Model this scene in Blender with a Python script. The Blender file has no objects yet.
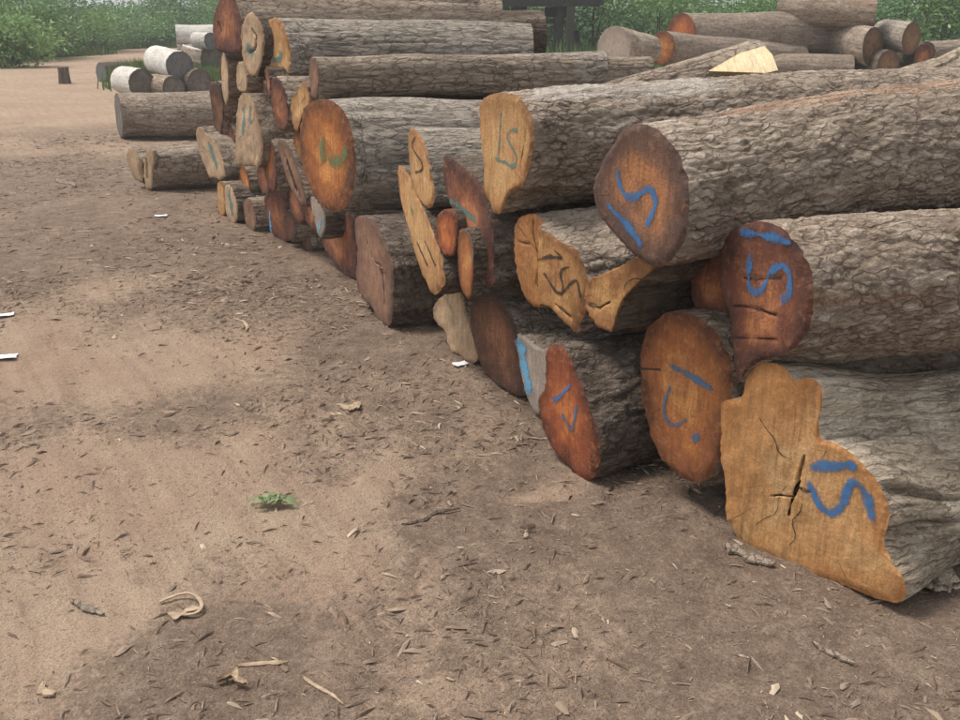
import bpy, math, random
import numpy as np

sc = bpy.context.scene
D = bpy.data
COL = sc.collection
R = math.radians

# ------------------------------------------------------------------ camera, sky, sun, exposure
CAM_H, FPX, HZ = 1.6, 1000.0, 10.0            # eye height, focal length in photo pixels, horizon row
PITCH = math.atan((360 - HZ) / FPX)
cam_d = D.cameras.new('camera'); cam = D.objects.new('camera', cam_d); COL.objects.link(cam)
cam_d.sensor_width = 36; cam_d.lens = 36 * FPX / 960; cam_d.clip_end = 3000; cam_d.clip_start = 0.05
cam.location = (0, 0, CAM_H); cam.rotation_euler = (math.pi / 2 - PITCH, 0, 0)
sc.camera = cam

SUN_EL, SUN_AZ = 64.0, -75.0                  # azimuth measured from +Y towards +X (sun stands there)
w = D.worlds.new('World'); sc.world = w; w.use_nodes = True
nt = w.node_tree; nt.nodes.clear()
sky = nt.nodes.new('ShaderNodeTexSky'); sky.sky_type = 'NISHITA'; sky.sun_disc = False
sky.sun_elevation = R(SUN_EL); sky.sun_rotation = R(SUN_AZ)
sky.air_density = 1.0; sky.dust_density = 2.0; sky.ozone_density = 1.0
hsv = nt.nodes.new('ShaderNodeHueSaturation'); hsv.inputs['Saturation'].default_value = 0.10
bg = nt.nodes.new('ShaderNodeBackground'); bg.inputs['Strength'].default_value = 0.095
wo = nt.nodes.new('ShaderNodeOutputWorld')
nt.links.new(sky.outputs[0], hsv.inputs['Color']); nt.links.new(hsv.outputs[0], bg.inputs['Color'])
nt.links.new(bg.outputs[0], wo.inputs['Surface'])
sd = D.lights.new('sun', 'SUN'); sd.energy = 1.5; sd.angle = R(18); sd.color = (1.0, 0.90, 0.78)
sun = D.objects.new('sun', sd); COL.objects.link(sun)
sun.rotation_euler = (R(90 - SUN_EL), 0, R(180 - SUN_AZ))
sc.view_settings.view_transform = 'Standard'; sc.view_settings.look = 'None'
sc.view_settings.gamma = 1; sc.view_settings.use_curve_mapping = False
sc.view_settings.exposure = 1.22
sc.cycles.max_bounces = 6; sc.cycles.transparent_max_bounces = 12

# ------------------------------------------------------------------ numeric helpers
CAM = np.array([0, 0, CAM_H])
def ray(x, y):
    a = (x - 480) / FPX; b = -(y - 360) / FPX
    return np.array([a, math.cos(PITCH) + b * math.sin(PITCH), -math.sin(PITCH) + b * math.cos(PITCH)])
def gpt(x, y):
    d = ray(x, y); return CAM + d * (-CAM_H / d[2])
def at(x, y, Y):
    d = ray(x, y); return CAM + d * (Y / d[1])
def onplane(x, y, P, n):
    d = ray(x, y); return CAM + d * (np.dot(P - CAM, n) / np.dot(d, n))
def azv(az, tilt=0.0):
    a, t = R(az), R(tilt)
    return np.array([math.sin(a) * math.cos(t), math.cos(a) * math.cos(t), math.sin(t)])
def smooth(a, b, x):
    t = np.clip((x - a) / (b - a), 0, 1); return t * t * (3 - 2 * t)

def _h(ix, iy, iz, seed):
    n = (ix.astype(np.int64) * 374761393 + iy.astype(np.int64) * 668265263 + iz.astype(np.int64) * 2147483647 + seed * 974634777) & 0xFFFFFFFF
    n = ((n ^ (n >> 13)) * 1274126177) & 0xFFFFFFFF
    n = ((n ^ (n >> 16)) * 2246822519) & 0xFFFFFFFF
    return ((n ^ (n >> 15)) & 0xFFFFFF) / float(0xFFFFFF)
def vnoise(P, seed=0):
    P = np.asarray(P, float); i = np.floor(P).astype(np.int64); f = P - i; f = f * f * (3 - 2 * f)
    out = 0
    for dx in (0, 1):
        for dy in (0, 1):
            for dz in (0, 1):
                wgt = (f[..., 0] if dx else 1 - f[..., 0]) * (f[..., 1] if dy else 1 - f[..., 1]) * (f[..., 2] if dz else 1 - f[..., 2])
                out = out + wgt * _h(i[..., 0] + dx, i[..., 1] + dy, i[..., 2] + dz, seed)
    return out * 2 - 1
def fbm(P, oct=4, seed=0, gain=.5):
    P = np.asarray(P, float); s = 0; a = 1.0; t = 0
    for o in range(oct):
        s = s + a * vnoise(P * (2.03 ** o) + o * 7.3, seed + o); t += a; a *= gain
    return s / t
def worley(P, seed=0):
    P = np.asarray(P, float); i = np.floor(P).astype(np.int64); f = P - i
    F1 = np.full(P.shape[:-1], 9.0); F2 = F1.copy(); ID = np.zeros(P.shape[:-1]); OX = ID.copy(); OZ = ID.copy()
    for dx in (-1, 0, 1):
        for dy in (-1, 0, 1):
            for dz in (-1, 0, 1):
                a, b, c = i[..., 0] + dx, i[..., 1] + dy, i[..., 2] + dz
                h1 = _h(a, b, c, seed); h2 = _h(a, b, c, seed + 11); h3 = _h(a, b, c, seed + 23)
                ex, ey, ez = dx + h1 - f[..., 0], dy + h2 - f[..., 1], dz + h3 - f[..., 2]
                d = ex ** 2 + ey ** 2 + ez ** 2
                m = d < F1; OX = np.where(m, ex, OX); OZ = np.where(m, ez, OZ)
                F2 = np.where(m, F1, np.minimum(F2, d)); ID = np.where(m, _h(a, b, c, seed + 37), ID); F1 = np.where(m, d, F1)
    return np.sqrt(F1), np.sqrt(F2), ID, OX, OZ

def chaikin(P, n=2, closed=True):
    P = np.asarray(P, float)
    for _ in range(n):
        if closed:
            Q = np.roll(P, -1, 0); P = np.stack([P * .75 + Q * .25, P * .25 + Q * .75], 1).reshape(-1, P.shape[1])
        else:
            A, B = P[:-1], P[1:]
            M = np.stack([A * .75 + B * .25, A * .25 + B * .75], 1).reshape(-1, P.shape[1])
            P = np.vstack([P[:1], M, P[-1:]])
    return P
def resample(P, n, closed=True):
    P = np.asarray(P, float)
    Q = np.vstack([P, P[:1]]) if closed else P
    s = np.r_[0, np.cumsum(np.linalg.norm(np.diff(Q, axis=0), axis=1))]
    t = np.linspace(0, s[-1], n, endpoint=not closed)
    return np.stack([np.interp(t, s, Q[:, k]) for k in range(Q.shape[1])], 1)

# ------------------------------------------------------------------ object helpers
def mesh_np(name, V, quads=None, tris=None, attrs=None, mat=None, smooth_=True, parent=None, base=None):
    V = np.asarray(V, np.float32)
    if base is not None: V = V - np.asarray(base, np.float32)
    me = D.meshes.new(name)
    nq = 0 if quads is None else len(quads); ntri = 0 if tris is None else len(tris)
    me.vertices.add(len(V)); me.vertices.foreach_set('co', V.ravel())
    loops = []
    if nq: loops.append(np.asarray(quads, np.int32).ravel())
    if ntri: loops.append(np.asarray(tris, np.int32).ravel())
    L = np.concatenate(loops); me.loops.add(len(L)); me.loops.foreach_set('vertex_index', L)
    st = np.concatenate([np.arange(nq) * 4, nq * 4 + np.arange(ntri) * 3]).astype(np.int32)
    me.polygons.add(nq + ntri); me.polygons.foreach_set('loop_start', st)
    me.polygons.foreach_set('use_smooth', np.full(nq + ntri, smooth_, bool))
    me.update(calc_edges=True)
    for k, a in (attrs or {}).items():
        a = np.asarray(a, np.float32)
        if a.ndim == 1:
            at_ = me.attributes.new(k, 'FLOAT', 'POINT'); at_.data.foreach_set('value', a)
        else:
            at_ = me.attributes.new(k, 'FLOAT_VECTOR', 'POINT'); at_.data.foreach_set('vector', a.ravel())
    if mat: me.materials.append(mat)
    o = D.objects.new(name, me); COL.objects.link(o)
    if parent is not None: o.parent = parent
    return o
def tag(o, label=None, cat=None, group=None, kind=None):
    if label: o['label'] = label
    if cat: o['category'] = cat
    if group: o['group'] = group
    if kind: o['kind'] = kind
    return o
def empty(name, loc, label, cat, group=None):
    o = D.objects.new(name, None); COL.objects.link(o); o.location = [float(v) for v in loc]
    o.empty_display_size = .1
    return tag(o, label, cat, group)
def gridq(nr, nc, wrap=True, off=0):
    i = np.arange(nr - 1)[:, None]; j = np.arange(nc if wrap else nc - 1)[None, :]
    jn = (j + 1) % nc
    a = i * nc + j; b = i * nc + jn; c = (i + 1) * nc + jn; d = (i + 1) * nc + j
    return np.stack(np.broadcast_arrays(a, b, c, d), -1).reshape(-1, 4) + off

# ------------------------------------------------------------------ materials
class NB:
    def __init__(s, name):
        s.m = D.materials.new(name); s.m.use_nodes = True; s.t = s.m.node_tree; s.t.nodes.clear()
        s.out = s.t.nodes.new('ShaderNodeOutputMaterial'); s.b = s.n('ShaderNodeBsdfPrincipled')
        s.t.links.new(s.b.outputs[0], s.out.inputs['Surface'])
    def n(s, ty, **kw):
        x = s.t.nodes.new(ty)
        for k, v in kw.items():
            if k.startswith('i_'):
                x.inputs[k[2:].replace('_', ' ')].default_value = v
            else: setattr(x, k, v)
        return x
    def l(s, a, b): s.t.links.new(a, b)
    def attr(s, name): return s.n('ShaderNodeAttribute', attribute_name=name)
    def noise(s, vec, scale, detail=5, rough=.6, dist=0):
        x = s.n('ShaderNodeTexNoise'); x.inputs['Scale'].default_value = scale; x.inputs['Detail'].default_value = detail
        x.inputs['Roughness'].default_value = rough; x.inputs['Distortion'].default_value = dist
        if vec is not None: s.l(vec, x.inputs['Vector'])
        return x.outputs['Fac']
    def map(s, vec, scale=(1, 1, 1), loc=(0, 0, 0)):
        x = s.n('ShaderNodeMapping'); x.inputs['Scale'].default_value = scale; x.inputs['Location'].default_value = loc
        s.l(vec, x.inputs['Vector']); return x.outputs[0]
    def ramp(s, fac, stops):
        x = s.n('ShaderNodeValToRGB'); e = x.color_ramp.elements
        while len(e) < len(stops): e.new(.5)
        for k, (p_, c) in enumerate(stops):
            e[k].position = p_; e[k].color = (*c, 1) if not np.isscalar(c) else (c, c, c, 1)
        s.l(fac, x.inputs[0]); return x.outputs[0]
    def mix(s, fac, a, b, mode='MIX'):
        x = s.n('ShaderNodeMix', data_type='RGBA', blend_type=mode)
        for v, sock in ((fac, x.inputs[0]), (a, x.inputs[6]), (b, x.inputs[7])):
            if hasattr(v, 'is_linked'): s.l(v, sock)
            elif np.isscalar(v): sock.default_value = v
            else: sock.default_value = (*v, 1)
        return x.outputs[2]
    def math(s, op, a, b=None, clamp=False):
        x = s.n('ShaderNodeMath', operation=op, use_clamp=clamp)
        for k, v in enumerate((a, b)):
            if v is None: continue
            if hasattr(v, 'is_linked'): s.l(v, x.inputs[k])
            else: x.inputs[k].default_value = v
        return x.outputs[0]
    def bump(s, h, dist=.003, strength=1.0):
        x = s.n('ShaderNodeBump'); x.inputs['Distance'].default_value = dist; x.inputs['Strength'].default_value = strength
        s.l(h, x.inputs['Height']); s.l(x.outputs[0], s.b.inputs['Normal'])
    def fin(s, col, rough=.9, spec=.2):
        if hasattr(col, 'is_linked'): s.l(col, s.b.inputs['Base Color'])
        else: s.b.inputs['Base Color'].default_value = (*col, 1)
        if hasattr(rough, 'is_linked'): s.l(rough, s.b.inputs['Roughness'])
        else: s.b.inputs['Roughness'].default_value = rough
        s.b.inputs['Specular IOR Level'].default_value = spec
        return s.m

def bark_mat(name, pale, mid, dark, inner, stretch=5.0, redpatch=None, palepatch=None, ck=.6, bd=.011):
    b = NB(name); q = b.attr('barkco').outputs['Vector']; info = b.n('ShaderNodeObjectInfo')
    off = b.n('ShaderNodeVectorMath', operation='ADD'); b.l(q, off.inputs[0]); b.l(info.outputs['Random'], off.inputs[1]); q = off.outputs[0]
    qs = b.map(q, (1, 1, 1 / stretch))
    n1 = b.noise(qs, 14, 6, .66, .2); n2 = b.noise(q, 2.2, 4, .6, .4); n3 = b.noise(qs, 75, 4, .7)
    plate = b.attr('plate').outputs['Fac']; groove = b.attr('groove').outputs['Fac']
    nl = b.noise(b.map(q, (1, 1, 1 / (stretch * .5))), 48, 6, .7, .25)
    dv = b.n('ShaderNodeTexNoise'); dv.inputs['Scale'].default_value = 26; dv.inputs['Detail'].default_value = 3; b.l(q, dv.inputs['Vector'])
    da = b.n('ShaderNodeVectorMath', operation='MULTIPLY_ADD'); b.l(dv.outputs['Color'], da.inputs[0]); da.inputs[1].default_value = (.03, .03, .06); b.l(q, da.inputs[2])
    vo = b.n('ShaderNodeTexVoronoi', feature='DISTANCE_TO_EDGE'); vo.inputs['Scale'].default_value = 34; b.l(b.map(da.outputs[0], (1, 1, 1 / max(2.0, stretch * .5))), vo.inputs['Vector'])
    crk = b.math('MULTIPLY', b.ramp(vo.outputs['Distance'], [(.0, 1.0), (.05, .75), (.12, 0.0)]), b.ramp(b.noise(q, 12, 4, .6), [(.36, .1), (.55, 1.0)]))
    f = b.math('ADD', b.math('ADD', b.math('MULTIPLY', n1, .36), b.math('MULTIPLY', nl, .36)), b.math('MULTIPLY', plate, .28))
    c = b.ramp(f, [(.34, dark), (.44, tuple(v * .82 for v in mid)), (.53, mid), (.68, pale), (.85, tuple(min(.8, v * 1.15) for v in pale))])
    c = b.mix(b.ramp(n2, [(.40, 0.0), (.66, .5)]), c, tuple(v * .6 for v in mid))
    c = b.mix(b.math('MULTIPLY', groove, ck), c, inner)
    c = b.mix(b.ramp(n3, [(.38, .3), (.56, 0.0)]), c, dark)
    c = b.mix(b.math('MULTIPLY', crk, ck), c, inner)
    if redpatch:
        c = b.mix(b.ramp(b.noise(qs, 5, 4, .6, .3), [(.6, 0.0), (.72, .6)]), c, redpatch)
    if palepatch:
        c = b.mix(b.ramp(b.noise(q, 3.1, 5, .65, .5), [(.5, 0.0), (.6, .7)]), c, palepatch)
    pl = b.attr('peel').outputs['Fac']; pn = b.noise(b.map(q, (1, 1, .12)), 40, 4, .6)
    c = b.mix(b.math('MULTIPLY', b.math('MAXIMUM', pl, 0.0), .85), c, b.ramp(pn, [(.35, (.20, .12, .08)), (.55, (.36, .25, .18)), (.7, (.46, .36, .28))]))
    c = b.mix(b.math('MULTIPLY', b.math('MAXIMUM', b.math('MULTIPLY', pl, -1.0), 0.0), .85), c, b.ramp(pn, [(.35, (.26, .22, .185)), (.55, (.42, .38, .335)), (.7, (.52, .50, .47))]))
    st_ = b.ramp(nl, [(.30, 0.0), (.42, .22), (.46, .5), (.53, .55), (.57, .8), (.7, 1.0)])
    b.bump(b.math('ADD', b.math('SUBTRACT', b.math('MULTIPLY', st_, .6), b.math('MULTIPLY', crk, .5)), b.math('ADD', b.math('MULTIPLY', n1, .4), b.math('MULTIPLY', n3, .35))), bd)
    return b.fin(c, .93, .12)
M = {}
M['bark'] = bark_mat('bark_grey_brown', (.52, .445, .37), (.365, .300, .240), (.20, .155, .120), (.085, .060, .046))
M['bark_far'] = bark_mat('bark_ash_grey', (.55, .50, .44), (.39, .345, .295), (.20, .17, .142), (.08, .064, .054), 7)
M['bark_warm'] = bark_mat('bark_warm_brown', (.55, .475, .395), (.365, .295, .232), (.175, .132, .10), (.105, .066, .046), 5, (.27, .15, .09))
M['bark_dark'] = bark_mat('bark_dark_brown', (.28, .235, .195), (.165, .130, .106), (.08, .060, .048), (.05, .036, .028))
M['bark_white'] = bark_mat('bark_peeled_white', (.78, .77, .74), (.70, .68, .64), (.45, .42, .38), (.22, .18, .15), 2, None, None, .7, .006)
M['bark_bare'] = bark_mat('bare_weathered_wood', (.56, .48, .385), (.42, .35, .27), (.22, .17, .125), (.11, .08, .056), 11, None, (.56, .49, .395), .55, .014)

def face_mat(name, core, mid, rim, streak=None, rimw=.16, grey=0.0, patch=.5):
    """sawn end grain: growth rings, stain towards the bark, drying checks, damp patches"""
    b = NB(name); rr = b.attr('rr').outputs['Fac']; fu = b.attr('faceco').outputs['Vector']; info = b.n('ShaderNodeObjectInfo')
    rnd = b.math('MULTIPLY', info.outputs['Random'], 9.0); off = b.n('ShaderNodeVectorMath', operation='ADD'); b.l(fu, off.inputs[0]); b.l(rnd, off.inputs[1]); q = off.outputs[0]
    stain = b.attr('stain').outputs['Fac']; tint = b.attr('tint').outputs['Fac']; ang = b.attr('ang').outputs['Vector']
    big = b.noise(q, 4.2, 6, .62, .8); med = b.noise(q, 15, 6, .68, .6); fine = b.noise(q, 120, 4, .75); mid2 = b.noise(q, 34, 5, .7, .4)
    fib = b.noise(b.map(q, (15, 2.0, 1)), 4, 5, .7, .5)
    wob = b.math('ADD', b.math('ADD', rr, b.math('MULTIPLY', b.math('SUBTRACT', big, .5), .85)), b.math('MULTIPLY', b.math('SUBTRACT', med, .5), .3))
    c = b.ramp(wob, [(.0, core), (.35, core), (max(.5, 1 - rimw * 1.6), mid), (1 - rimw * .3, rim), (1.0, rim)])
    c = b.mix(b.math('MULTIPLY', tint, .55), c, tuple(v * k for v, k in zip(mid, (.92, .68, .5))))
    rings = b.math('SINE', b.math('MULTIPLY', b.math('ADD', rr, b.math('MULTIPLY', big, .22)), 80.0))
    c = b.mix(b.math('MULTIPLY', b.math('ADD', b.math('MULTIPLY', rings, .5), .5), .2), c, tuple(v * .42 for v in mid))
    c = b.mix(b.ramp(b.noise(q, 7, 6, .65, .9), [(.42, 0.0), (.58, min(1, patch * 1.35))]), c, streak or tuple(v * .5 + .25 * w_ for v, w_ in zip(rim, mid)))
    c = b.mix(b.math('MULTIPLY', stain, .85), c, rim)
    c = b.mix(b.ramp(fib, [(.45, 0.0), (.68, .6)]), c, tuple(v * .30 for v in mid))
    c = b.mix(b.ramp(mid2, [(.52, 0.0), (.74, .28)]), c, tuple(min(.85, v * 1.35 + .03) for v in core))
    if grey: c = b.mix(b.ramp(big, [(.35, grey), (.7, grey * .3)]), c, (.30, .28, .26))
    chk = b.noise(ang, 26, 3, .6); chk = b.math('MULTIPLY', b.ramp(chk, [(.27, 1.0), (.315, 0.0)]), b.ramp(b.noise(q, 9, 2), [(.42, 0.0), (.55, 1.0)]))
    c = b.mix(b.math('MULTIPLY', chk, .75), c, tuple(v * .18 for v in mid))
    c = b.mix(b.ramp(fine, [(.36, .45), (.54, 0.0)]), c, tuple(v * .4 for v in mid))
    hh = b.math('ADD', b.math('MULTIPLY', mid2, .35), b.math('ADD', b.math('MULTIPLY', fib, .45), b.math('MULTIPLY', fine, .3)))
    b.bump(b.math('SUBTRACT', hh, b.math('MULTIPLY', chk, .6)), .007)
    return b.fin(c, .78, .22)
M['f_orange'] = face_mat('end_grain_orange', (.62, .275, .085), (.50, .185, .055), (.034, .021, .020), (.22, .075, .035), .30)
M['f_amber'] = face_mat('end_grain_amber', (.52, .25, .085), (.44, .17, .055), (.055, .026, .022), (.24, .085, .04), .30)
M['f_tan'] = face_mat('end_grain_tan', (.57, .36, .17), (.52, .305, .13), (.20, .09, .038), (.38, .185, .08), .10, 0, .5)
M['f_honey'] = face_mat('end_grain_honey', (.58, .365, .175), (.53, .305, .130), (.42, .185, .065), (.44, .215, .085), .12, 0, .5)
M['f_caramel'] = face_mat('end_grain_caramel', (.50, .285, .115), (.41, .215, .085), (.16, .07, .03), (.26, .115, .05), .14, 0, .6)
M['f_redbrown'] = face_mat('end_grain_red_brown', (.46, .19, .085), (.27, .105, .056), (.040, .025, .027), (.13, .054, .040), .34)
M['f_slate'] = face_mat('end_grain_slate_brown', (.42, .185, .08), (.27, .135, .078), (.055, .038, .036), (.12, .080, .070), .36)
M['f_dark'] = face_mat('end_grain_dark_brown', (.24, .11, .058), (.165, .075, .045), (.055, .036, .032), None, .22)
M['f_redorange'] = face_mat('end_grain_red_orange', (.58, .20, .06), (.42, .125, .045), (.042, .020, .019), (.20, .06, .035), .30)
M['f_browned'] = face_mat('end_grain_browned', (.30, .17, .085), (.22, .125, .07), (.09, .06, .045), None, .2)
M['f_pale'] = face_mat('end_grain_pale', (.54, .39, .25), (.47, .325, .20), (.26, .165, .10), (.30, .21, .145), .07, 0, .4)
M['f_greywood'] = face_mat('end_grain_weathered', (.42, .34, .27), (.36, .29, .23), (.17, .13, .10), (.22, .18, .15), .1, .3)
M['f_slategrey'] = face_mat('end_grain_slate_grey', (.20, .20, .20), (.165, .165, .17), (.10, .10, .10), (.13, .13, .13), .1)
M['f_greybrown'] = face_mat('end_grain_grey_brown', (.33, .19, .125), (.25, .14, .095), (.10, .068, .056), (.17, .088, .06), .16)
M['f_ashend'] = face_mat('end_grain_ash_brown', (.21, .185, .16), (.18, .155, .135), (.10, .085, .075), None, .14)
M['f_cream'] = face_mat('end_grain_fresh_cream', (.82, .68, .45), (.80, .64, .40), (.66, .50, .28), (.66, .48, .26), .05, 0, .3)

def paint_mat(name, col, dens=.95):
    b = NB(name); e = b.attr('edge').outputs['Fac']; g = b.n('ShaderNodeTexCoord').outputs['Object']
    n = b.noise(g, 32, 5, .7); n2 = b.noise(g, 190, 3, .7)
    k = b.math('ADD', b.math('MULTIPLY', e, 1.05), b.math('MULTIPLY', b.math('SUBTRACT', n, .5), 2.4))
    a = b.ramp(b.math('ADD', k, b.math('MULTIPLY', b.math('SUBTRACT', n2, .5), 1.4)), [(.18, 0.0), (.95, dens)])
    c = b.mix(n, tuple(v * .75 for v in col), tuple(min(1, v * 1.2) for v in col))
    b.fin(c, .6, .3); b.l(a, b.b.inputs['Alpha']); return b.m
M['p_blue'] = paint_mat('spray_paint_blue', (.050, .155, .34), .85)
M['p_bluedull'] = paint_mat('spray_paint_dull_blue', (.06, .13, .22), .85)
M['p_lightblue'] = paint_mat('spray_paint_light_blue', (.13, .34, .52), .9)
M['p_teal'] = paint_mat('spray_paint_teal', (.10, .20, .19), .75)
M['p_green'] = paint_mat('spray_paint_green', (.15, .19, .085), .75)
M['crackshade'] = paint_mat('painted_crack_shade', (.022, .015, .012), .95)  # near-black film that paints in the shade inside a crack
M['p_black'] = paint_mat('marker_black', (.035, .025, .02), .9)

# ------------------------------------------------------------------ ground height
def ground_z(x, y):
    x = np.asarray(x, float); y = np.asarray(y, float); P = np.stack([x, y, np.zeros_like(x)], -1)
    d = np.hypot(x, y)
    z = .030 * fbm(P * .55, 3, 5) + .016 * fbm(P * 2.1 + 3, 3, 9) * smooth(30, 8, d)
    near = smooth(11, 4, d)
    z = z + near * (.013 * fbm(P * 6, 3, 21) + .0075 * fbm(P * 26, 3, 33) - .012 * smooth(.25, .55, fbm(P * 4.2 + 2, 2, 35)))
    # wheel ruts running past the stack
    u = x * math.cos(R(-27)) - y * math.sin(R(-27))
    for c0 in (-.15 + .43 - 1.9, .43 - 3.3):
        k = (u - (c0 + 1.46 + .10 * np.sin(y * .6))) / .17
        z = z - .018 * np.exp(-k * k) * (0.6 + .4 * fbm(P * 1.2, 2, 44)) + .008 * np.exp(-(np.abs(k) - 1.7) ** 2 * 3)
    return z

# ------------------------------------------------------------------ log builder
G1, G2 = gpt(600, 478), gpt(237, 222)
_d = (G2 - G1) / np.linalg.norm(G2 - G1)
NPL = np.array([_d[1], -_d[0], 0.0])                 # points into the stack
LOGN = [0]

def bark_disp(style, th, rho, s, seed):
    q = np.stack([np.cos(th) * rho, np.sin(th) * rho, s + seed * 3.7], -1)
    warp = np.stack([fbm(q * 8, 3, seed), fbm(q * 8 + 5, 3, seed + 1), 3 * fbm(q * 8 + 9, 3, seed + 2)], -1)
    if style == 'plate':
        wv = q + .0045 * warp
        def terr(f, k, sharp):
            t_ = f * k; fl = np.floor(t_); fr = t_ - fl
            return (fl + smooth(0, sharp, fr)) / k, np.exp(-(fr / (sharp * .8)) ** 2)
        t1, e1_ = terr(fbm(wv * np.array([30, 30, 9.5]), 3, seed), 4.2, .2)
        t2, e2_ = terr(fbm(wv * np.array([62, 62, 22.]) + 3, 3, seed + 5), 3.0, .3)
        F1, F2, ID, ox, oz = worley(wv * np.array([26, 26, 8.0]), seed)
        r1 = np.abs(fbm(wv * np.array([24, 24, 6.5]) + 8, 3, seed + 8)); g = 1 - smooth(.0, .055, r1)
        h = .008 * t1 + .005 * t2 - .0045 * g + .0025 * (ID - .5) + .003 * vnoise(q * np.array([110, 110, 50.]), seed + 3)
        return h, np.clip(.5 + .55 * t1 + .45 * t2 + .35 * (ID - .5), 0, 1), np.clip(g * .9 + .35 * e1_ * (t1 < .2) + .2 * e2_, 0, 1), q
    if style == 'ridge':
        wv = q + .006 * warp
        r1 = np.abs(fbm(wv * np.array([24, 24, 2.4]), 3, seed)); r2 = np.abs(fbm(wv * np.array([55, 55, 7.]) + 6, 2, seed + 4))
        g = 1 - smooth(.0, .10, r1); g2 = 1 - smooth(0, .12, r2); f = fbm(wv * np.array([36, 36, 5.0]) + 2, 3, seed + 6)
        big = fbm(wv * np.array([12, 12, 1.6]) + 4, 2, seed + 7)
        return -.006 * g - .003 * g2 + .005 * f + .006 * big, np.clip(.5 + .6 * f + .3 * big, 0, 1), np.clip(g * .8 + g2 * .35, 0, 1), q
    if style == 'bare':
        wv = q + .022 * np.stack([fbm(q * np.array([4, 4, 1.6]), 3, seed), fbm(q * np.array([4, 4, 1.6]) + 9, 3, seed + 1), 0 * s], -1)
        f = fbm(wv * np.array([20, 20, 1.5]), 3, seed); r = np.abs(fbm(wv * np.array([9, 9, 1.1]) + 4, 2, seed + 7))
        g = 1 - smooth(.0, .045, r)
        fold = fbm(wv * np.array([5, 5, .8]), 2, seed + 3)
        fi = fbm(wv * np.array([85, 85, 4.0]) + 1, 3, seed + 12)
        return .006 * f - .018 * g + .014 * fold + .0045 * fi, .5 + .5 * f, g, q
    f = fbm(q * np.array([9, 9, 5.]), 3, seed)                                # 'smooth' : peeled
    g = smooth(.42, .6, fbm(q * np.array([7, 7, 4.0]) + 2, 3, seed + 2))
    return .004 * f - .002 * g, .5 + .5 * f, g, q

def paint_on(face, place, strokes):
    """strokes: (mat, width_m, [photo points]) -> thin paint films lying on the sawn face"""
    for mk, wid, pts, name in strokes:
        P = chaikin(np.array([place(*p_) for p_ in pts]), 3 if name == 'paint_mark' else 1, False)
        L = np.linalg.norm(np.diff(P, axis=0), axis=1).sum(); n = max(6, int(L / .007))
        P = resample(P, n, False)
        T = np.gradient(P, axis=0); T /= np.linalg.norm(T, axis=1)[:, None] + 1e-9; Nn = np.stack([-T[:, 1], T[:, 0]], 1)
        t = np.linspace(0, 1, n); seed = LOGN[0] * 3 + 1
        wv = wid * 1.15 * (1 + .5 * vnoise(np.stack([t * L / .04, 0 * t, 0 * t], 1), seed))
        ks = np.linspace(-1, 1, 9)
        U = P[:, None, :] + Nn[:, None, :] * (wv[:, None] * .62 * ks[None, :])[..., None]
        ends = np.minimum(1, np.minimum(t, 1 - t) * L / (wid * .5))
        edge = (1 - np.abs(ks)[None, :] ** 2) * (.25 + .75 * ends[:, None])
        U2 = U.reshape(-1, 2)
        V = face['pos'](U2, .0022)
        q = gridq(n, 9, False)
        mesh_np(name, V, q, None, {'edge': edge.ravel()}, M[mk], True, face['obj'], face['base'])

def seg_dist(U, line):
    d = np.full(len(U), 9.0)
    for a, b in zip(line[:-1], line[1:]):
        ab = b - a; t = np.clip(((U - a) @ ab) / (ab @ ab + 1e-12), 0, 1)
        d = np.minimum(d, np.linalg.norm(U - a - t[:, None] * ab, axis=1))
    return d

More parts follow.
